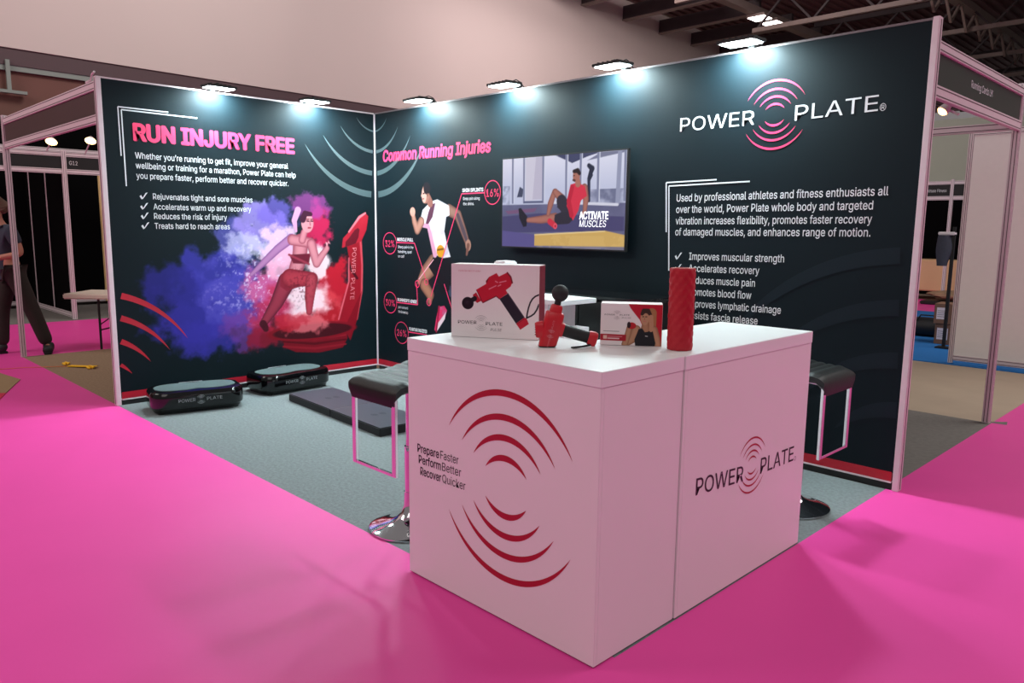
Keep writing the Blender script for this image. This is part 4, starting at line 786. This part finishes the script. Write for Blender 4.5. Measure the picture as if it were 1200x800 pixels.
o = empty('shell_frame', (-2, 13, 0), 0, 'far black stand with a narrow lettered name board, seen past the white panels', 'stand frame')
bx('name_board', M_black, 0, 6.5, -.01, .01, 2.17, 2.40, o); rail_x('top_beam', 0, 0, 6.5, 2.40, 2.47, o); rail_x('lower_beam', 0, 0, 6.5, 2.09, 2.17, o)
bx('back_panel', M_velvet, 0, 6.5, 2.2, 2.25, .0, 2.47, o); upright('post', 0, 0, 0, 2.5, o); upright('post', 3.42, 0, 0, 2.5, o, .06); upright('post', 6.5, 0, 0, 2.5, o)
text('Athlete Fitness', Frame((0, -.011, 0), (1, 0, 0), (0, 0, 1)), 2.95, 3.32, 2.25, .06, M_wtext, o, e=.002)
o = empty('covered_table', (.95, 13.8, -.004), 0, 'low table under a cream cloth in the far black stand', 'table')
M_cream = mat('cream_cloth', (214, 178, 136), .8); MB().box(-1.2, 1.0, -.4, .4, .20, .86).build('table_cover', M_cream, o, bevel=.02)
for a in (-1.1, .9):
    for b in (-.33, .33): MB().bar((a, b, 0), (a, b, .2), .04).build('leg', M_black, o)
o = empty('cloth_bundle', (1.70, 12.62, 0), 0, 'crumpled beige cloth bundle in front of the cream covered table', 'bag')
rn = random.Random(4); mb = MB(); rr = []
for j in range(9):
    rr.append([Vector((math.cos(2*math.pi*k/18)*(.42*math.sin(math.pi*(j+.6)/9.4))*(.8+.35*rn.random())-.1*math.cos(j), math.sin(2*math.pi*k/18)*.25*(.8+.3*rn.random())*math.sin(math.pi*(j+.6)/9.4), .06+.026*j+.02*rn.random())) for k in range(18)])
mb.loft(rr).build('bundled_cloth', mat('beige_camouflage_cloth', (150, 122, 96), .85, noise=.5, nscale=9), o, smooth=True); MB().box(-.5, .5, -.3, .3, 0, .07).build('holdall', M_black, o, bevel=.02)
for k, (z, lab, dx) in enumerate(((0, 'brown cardboard box at the bottom of the pair on blue carpet', .04), (.262, 'brown cardboard box on top of the other on blue carpet', 0))):
    o = empty('cardboard_box', (3.43+dx, 6.62, z+(.0 if k else -.003)), .08 if k else -.06, lab, 'box', 'cardboard boxes on the blue carpet')
    MB().box(-.24, .24, -.18, .18, 0, .26).build('carton', mat('brown_cardboard', (132, 98, 78), .8, noise=.1), o, bevel=.004); bx('tape', mat('packing_tape', (160, 130, 104), .3), -.03, .03, -.181, .181, .2595, .2605, o)
    for a in (-.15, .12): lb = bx('label', M_boxw, a-.06, a+.07, -.1815, -.180, .06, .21, o); [bx('label_line', M_inkgrey, a-.05, a+.05, -.182, -.1815, .09+.025*j, .096+.025*j, lb) for j in range(4)]
o = empty('holdall_bag', (2.93, 7.15, -.003), .1, 'black holdall lying on the blue carpet behind the cardboard boxes', 'bag')
MB().lathe([(.001, -.35), (.10, -.34), (.13, -.30), (.135, 0), (.13, .30), (.10, .34), (.001, .35)], (0, 0, .13), 24, (1, 0, 0)).build('bag_body', M_rubber, o, smooth=True); MB().tube([(-.12, -.1, .22), (-.08, -.1, .30), (.08, -.1, .30), (.12, -.1, .22)], .01, 8).build('bag_handle', M_black, o, smooth=True)
o = empty('coat_rail', (3.36, 6.1, -.003), 0, 'black stand with a dark grey coat hung over it, beside the white panels', 'coat stand')
MB().bar((.08, 0, .02), (.08, 0, 1.5), .035).build('pole', M_black, o); MB().box(-.0, .16, -.08, .08, 0, .02).build('foot_plate', M_black, o, bevel=.004); MB().box(-.09, .10, -.04, .04, 1.40, 1.44).build('hanger_bar', M_white, o, bevel=.008)
rr = []
for j in range(10):
    z = 1.40-.042*j; rr.append([Vector((-.02+(.075+.02*math.sin(j*.5))*math.cos(2*math.pi*k/20)*(1+.12*math.sin(3*2*math.pi*k/20+j*.4)), .06*math.sin(2*math.pi*k/20), z)) for k in range(20)])
MB().loft(rr).build('coat', mat('dark_grey_cloth', (66, 70, 82), .9, noise=.2, nscale=40), o, smooth=True)

# ------------------------------------------------------------------ neighbouring stand, left
o = empty('shell_frame', (0, 0, 0), 0, 'pale aluminium stand frame with a blank brown board, left of the left wall', 'stand frame')
upright('post', -3.03, -2.44, 0, 2.50, o, .05); rail_x('top_beam', -2.44, -3.005, -.05, 2.405, 2.475, o); rail_x('lower_beam', -2.44, -3.005, -.05, 2.165, 2.232, o)
bx('name_board', mat('dark_brown_board', (70, 56, 54), .5), -3.005, -.05, -2.436, -2.444, 2.23, 2.41, o)
o = empty('cable_clip', (-.13, -2.44, 2.478), 0, 'small metal clip on the beam beside the left wall top', 'clip'); MB().tube([(-.12, 0, .006), (-.05, 0, .012), (-.02, 0, .05), (.04, 0, .065)], .008, 8).build('clip_arm', M_alu, o, smooth=True); MB().box(-.14, -.06, -.014, .014, 0, .015).build('clip_foot', M_alu, o)
XF = -6.30
o = empty('shell_frame', (XF, -1.07, 0), 0, 'black stand across the pink aisle with a small lettered name board', 'stand frame')
rail_y('top_beam', 0, -3.5, 4, 2.375, 2.44, o); rail_y('lower_beam', 0, -3.5, 4, 2.13, 2.20, o); bx('name_board', M_black, -.008, .008, -3.5, 4, 2.2, 2.375, o)
rail_y('rear_beam', -.5, -3.5, 4, 2.47, 2.53, o)
for yy in (-.0, -.80, 2.0, -3.0): upright('post', .0, yy if yy != -.8 else -.72, 0 if yy != -.8 else 2.13, 2.46, o, .06)
text('G12', Frame((.008, 0, 0), (0, 1, 0), (0, 0, 1)), .07, .18, 2.262, .055, M_wtext, o, e=.002)
bx('back_panel', M_velvet, -2.24, -2.20, -3.4, 4, .09, 2.44, o); rail_y('base_rail', -2.19, -3.4, 4, .05, .12, o)
for yy in (-2.4, -1.4, 1.11, 2.1): upright('panel_post', -2.19, yy, .05, 2.44, o, .045, mat('cream_lit_post', (244, 208, 140), .5) if yy == 1.11 else None)  # the lit look of one strip post is put into its cream colour
bx('side_panel', M_velvet, -2.2, -.03, -.012, .012, .10, 2.44, o); rail_x('base_rail', 0, -2.2, -.03, .02, .10, o)
for xx in (-2.0, -1.0): upright('panel_post', xx, 0, .1, 2.44, o, .04)
bx('drape', M_velvet, -2.5, -2.4, -3.4, 6, 2.44, 3.15, o)
for k, (x, y, z) in enumerate(((-5.92, -1.30, 2.545), (-5.92, -.80, 2.60))):
    o = empty('spotlight', (x, y, z), 0, ('left', 'right')[k]+' warm oval spotlight of the two above the pink aisle stand', 'light', 'warm spotlights over the black stand')
    MB().bar((0, 0, .0), (-.36, .02, -.10 if k == 0 else -.16), .014).build('arm', M_alu, o); MB().lathe([(.03, .05), (.07, .0), (.075, -.01)], (0, 0, 0), 24, (-.5, .3, .8)).build('lamp_can', M_alu, o, smooth=True)
    MB().lathe([(.001, -.03), (.045, -.025), (.072, -.011)], (0, 0, 0), 24, (-.5, .3, .8)).build('bulb', M_warm, o, smooth=True)

M_top = mat('cream_table_plastic', (222, 206, 190), .5)
o = empty('folding_table', (-3.28, -1.97, 0), math.atan2(.711, .703), 'cream folding table on thin black legs behind the left wall', 'table')
MB().box(0, 1.2, 0, .6, .575, .635).build('tabletop', M_top, o, bevel=.012, seg=3)
for a in (.43, 1.1):
    for b in (.06, .54): MB().tube([(a-.06, b, .0), (a-.06, b, .575)], .013, 10).build('leg', M_black, o, smooth=True)
    MB().bar((a-.06, .06, .22), (a-.06, .54, .22), .014).build('stretcher', M_black, o)
MB().bar((.37, .06, .28), (.70, .3, .57), .012).build('brace', M_black, o)

o = empty('barrier_tape', (-2.1, -2.25, .001), 0, 'yellow tape strip lying loose across the pink and taupe carpets', 'tape')
M_tape = mat('yellow_tape', (250, 190, 30), .5)
mb = MB(); P = [(-.9, -.95), (-.5, -.66), (-.25, -.54), (-.19, -.33), (-.02, -.06), (.0, .0), (.10, .09), (.22, .16), (.28, .14)]
for (a, b), (c, d) in zip(P, P[1:]): mb.bar((a, b, .004), (c, d, .006), .012, .003)
mb.build('thin_strip', mat('orange_tape_edge', (232, 120, 60), .5), o)
MB().bar((.0, .0, .008), (.26, .17, .018), .06, .006).build('tape_tail', M_tape, o)
for a, b, r_ in ((-.10, .00, .035), (.27, .12, .04)): MB().tube([(a+r_*math.cos(t*.6), b+r_*math.sin(t*.6)*.8, .012+.012*math.sin(t)**2) for t in range(11)], .010, 8).build('tape_curl', M_tape, o, smooth=True)
o = empty('floor_board', (-1.9, -2.95, .0), 0, 'tan board with a red edge lying flat on the pink carpet', 'board')
MB().prism([(.242, .186), (.817, -.041), (.60, -.30), (-.8, -.40), (-.9, .02)], .001, .006).build('tan_sheet', mat('tan_hardboard', (150, 122, 88), .7), o); MB().prism([(.817, -.041), (.86, -.056), (1.16, -.17), (1.05, -.33), (.60, -.30)], .0012, .0045).build('red_edge', mat('dull_red_film', (196, 22, 70), .6), o)

# ------------------------------------------------------------------ person at the left edge
def skin(name, J, E_, m, parent=None, root=0, sub=2):
    me = bpy.data.meshes.new(name); names = list(J); me.from_pydata([J[n][:3] for n in names], [(names.index(a), names.index(b)) for a, b in E_], [])
    o = link(name, me, m, parent); sk = o.modifiers.new('skin', 'SKIN'); sk.use_smooth_shade = True
    for i, n in enumerate(names): me.skin_vertices[0].data[i].radius = (J[n][3], J[n][4] if len(J[n]) > 4 else J[n][3])
    me.skin_vertices[0].data[root].use_root = True; ss = o.modifiers.new('sub', 'SUBSURF'); ss.levels = ss.render_levels = sub
    dg = bpy.context.evaluated_depsgraph_get(); dg.update(); m2 = bpy.data.meshes.new_from_object(o.evaluated_get(dg)); o.modifiers.clear(); o.data = m2; m2.name = name; m2.shade_smooth()
    return o
px_, py_ = -3.33, -2.42
M_skin = mat('skin', (186, 124, 104), .55); M_shirt = mat('dark_blue_grey_tshirt', (50, 54, 68), .9, noise=.15, nscale=50); M_trs = mat('black_brown_trousers', (44, 36, 32), .9, noise=.2, nscale=30); M_hair = mat('brown_hair', (92, 66, 52), .8, noise=.3, nscale=60)
def J_(d): return {k: (v[0], v[1], v[2])+tuple(v[3:]) for k, v in d.items()}
# faces -y (to the left of the photo), leaning forward a little, right arm reaching; x = side, y = front/back
B_ = dict(pelvis=(0, -.02, .98, .10, .09), belly=(0, -.03, 1.12, .10, .085), chest=(0, -.05, 1.32, .135, .105), neck0=(0, -.07, 1.47, .058), neck1=(0, -.10, 1.545, .052), head0=(0, -.12, 1.60, .072, .075), head1=(0, -.12, 1.66, .086, .092), head2=(0, -.11, 1.715, .06, .066),
          shL=(-.17, -.05, 1.42, .058), elL=(-.21, -.10, 1.15, .042), wrL=(-.14, -.33, 1.10, .030), haL=(-.13, -.42, 1.10, .03, .02), shR=(.17, -.02, 1.42, .058), elR=(.22, .06, 1.16, .043), wrR=(.16, -.19, 1.11, .030), haR=(.15, -.28, 1.11, .034, .02),
          hiL=(-.09, -.02, .94, .09), knL=(-.10, -.12, .50, .058), anL=(-.10, -.14, .09, .04), toL=(-.10, -.27, .04, .035), hiR=(.09, .0, .94, .09), knR=(.12, .14, .52, .058), anR=(.14, .27, .09, .04), toR=(.25, .24, .045, .035))
EE = [('pelvis', 'belly'), ('belly', 'chest'), ('chest', 'neck0'), ('neck0', 'neck1'), ('neck1', 'head0'), ('head0', 'head1'), ('head1', 'head2'), ('chest', 'shL'), ('shL', 'elL'), ('elL', 'wrL'), ('wrL', 'haL'), ('chest', 'shR'), ('shR', 'elR'), ('elR', 'wrR'), ('wrR', 'haR'), ('pelvis', 'hiL'), ('hiL', 'knL'), ('knL', 'anL'), ('anL', 'toL'), ('pelvis', 'hiR'), ('hiR', 'knR'), ('knR', 'anR'), ('anR', 'toR')]
B_['nose'] = (0, -.225, 1.63, .012)
fing = []
for s, nm in ((-1, 'L'), (1, 'R')):
    h = B_['ha'+nm]
    for k in range(4):
        a, b = 'f%s%d' % (nm, k), 'g%s%d' % (nm, k); L = (.040, .046, .043, .034)[k]
        B_[a] = (h[0]-.024+.016*k, h[1]-.045-L*.5, h[2]-.004, .009); B_[b] = (h[0]-.024+.016*k, h[1]-.045-L, h[2]-.022, .0075); EE += [('ha'+nm, a), (a, b)]
    B_['t'+nm] = (h[0]-s*.045, h[1]-.03, h[2]-.005, .010); EE += [('ha'+nm, 't'+nm)]
EE.append(('head1', 'nose'))
person = skin('person', B_, EE, M_skin); person.location = (px_, py_, .0); person.scale = (.94, .94, .94)
tag(person, 'person in a dark T-shirt, black trousers and boots working at the left edge', 'person')
def grow(ns, g, over={}): 
    d = {k: B_[k][:3]+tuple(r+g for r in B_[k][3:]) for k in ns}; d.update(over); return d
ns = ['pelvis', 'belly', 'chest', 'neck0', 'shL', 'shR']
d = grow(ns, .022); d['neck0'] = (0, -.06, 1.435, .075); d['mL'] = (-.198, -.085, 1.25, .066); d['mR'] = (.205, .03, 1.25, .066); d['hem'] = (0, -.02, .86, .165, .15)
skin('t_shirt', d, [('pelvis', 'belly'), ('belly', 'chest'), ('chest', 'neck0'), ('chest', 'shL'), ('chest', 'shR'), ('shL', 'mL'), ('shR', 'mR'), ('pelvis', 'hem')], M_shirt, person)
d = grow(['pelvis', 'hiL', 'knL', 'anL', 'hiR', 'knR', 'anR'], .026)
for k in 'LR': a = d['an'+k]; d['an'+k] = (a[0], a[1], .085, .078); a = d['kn'+k]; d['kn'+k] = a[:3]+(.088,)
skin('trousers', d, [('pelvis', 'hiL'), ('hiL', 'knL'), ('knL', 'anL'), ('pelvis', 'hiR'), ('hiR', 'knR'), ('knR', 'anR')], M_trs, person)
for k in 'LR':
    a = B_['an'+k]; t = B_['to'+k]; bt = skin('boot', dict(top=(a[0], a[1], .13, .062), ank=(a[0], a[1]+.01, .062, .066), mid=((a[0]+t[0])/2, (a[1]+t[1])/2, .046, .058, .060), toe=(t[0]+(t[0]-a[0])*.55, t[1]+(t[1]-a[1])*.55, .040, .052, .056)), [('top', 'ank'), ('ank', 'mid'), ('mid', 'toe')], M_rubber, person)
    fa = math.atan2(t[1]-a[1], t[0]-a[0])+math.pi/2
    MB().prism([(x, y) for x, y in ((-.04, .045), (.04, .045), (.045, -.11), (.036, -.19), (0, -.205), (-.036, -.19), (-.045, -.11))], .001, .026, Matrix.Translation((a[0], a[1], 0)) @ Matrix.Rotation(fa, 4, 'Z')).build('sole', M_black, bt, bevel=.004)
hd_ = skin('hair', dict(a=(0, -.085, 1.735, .082, .085), b=(0, -.045, 1.68, .083, .075), c=(0, -.035, 1.60, .07, .05), d=(0, -.13, 1.765, .07, .06)), [('a', 'b'), ('b', 'c'), ('a', 'd')], M_hair, person)
for s in (-1, 1):
    MB().lathe([(.001, -.012), (.012, -.008), (.016, 0), (.012, .008), (.001, .012)], (s*.092, -.11, 1.655), 12, (1, .2, 0)).build('ear', M_skin, person, smooth=True)
    MB().lathe([(.001, -.009), (.009, -.004), (.011, 0), (.009, .004), (.001, .009)], (s*.034, -.198, 1.665), 12, (0, 1, 0)).build('eye', M_ink, person, smooth=True)
MB().bar((-.022, -.206, 1.585), (.022, -.206, 1.585), .008, .006).build('mouth', mat('lips', (150, 80, 76), .5), person)
MB().tube([(.155*math.cos(2*math.pi*k/24), -.02+.14*math.sin(2*math.pi*k/24), .985) for k in range(24)], .012, 8, closed=True).build('belt', M_rubber, person, smooth=True)
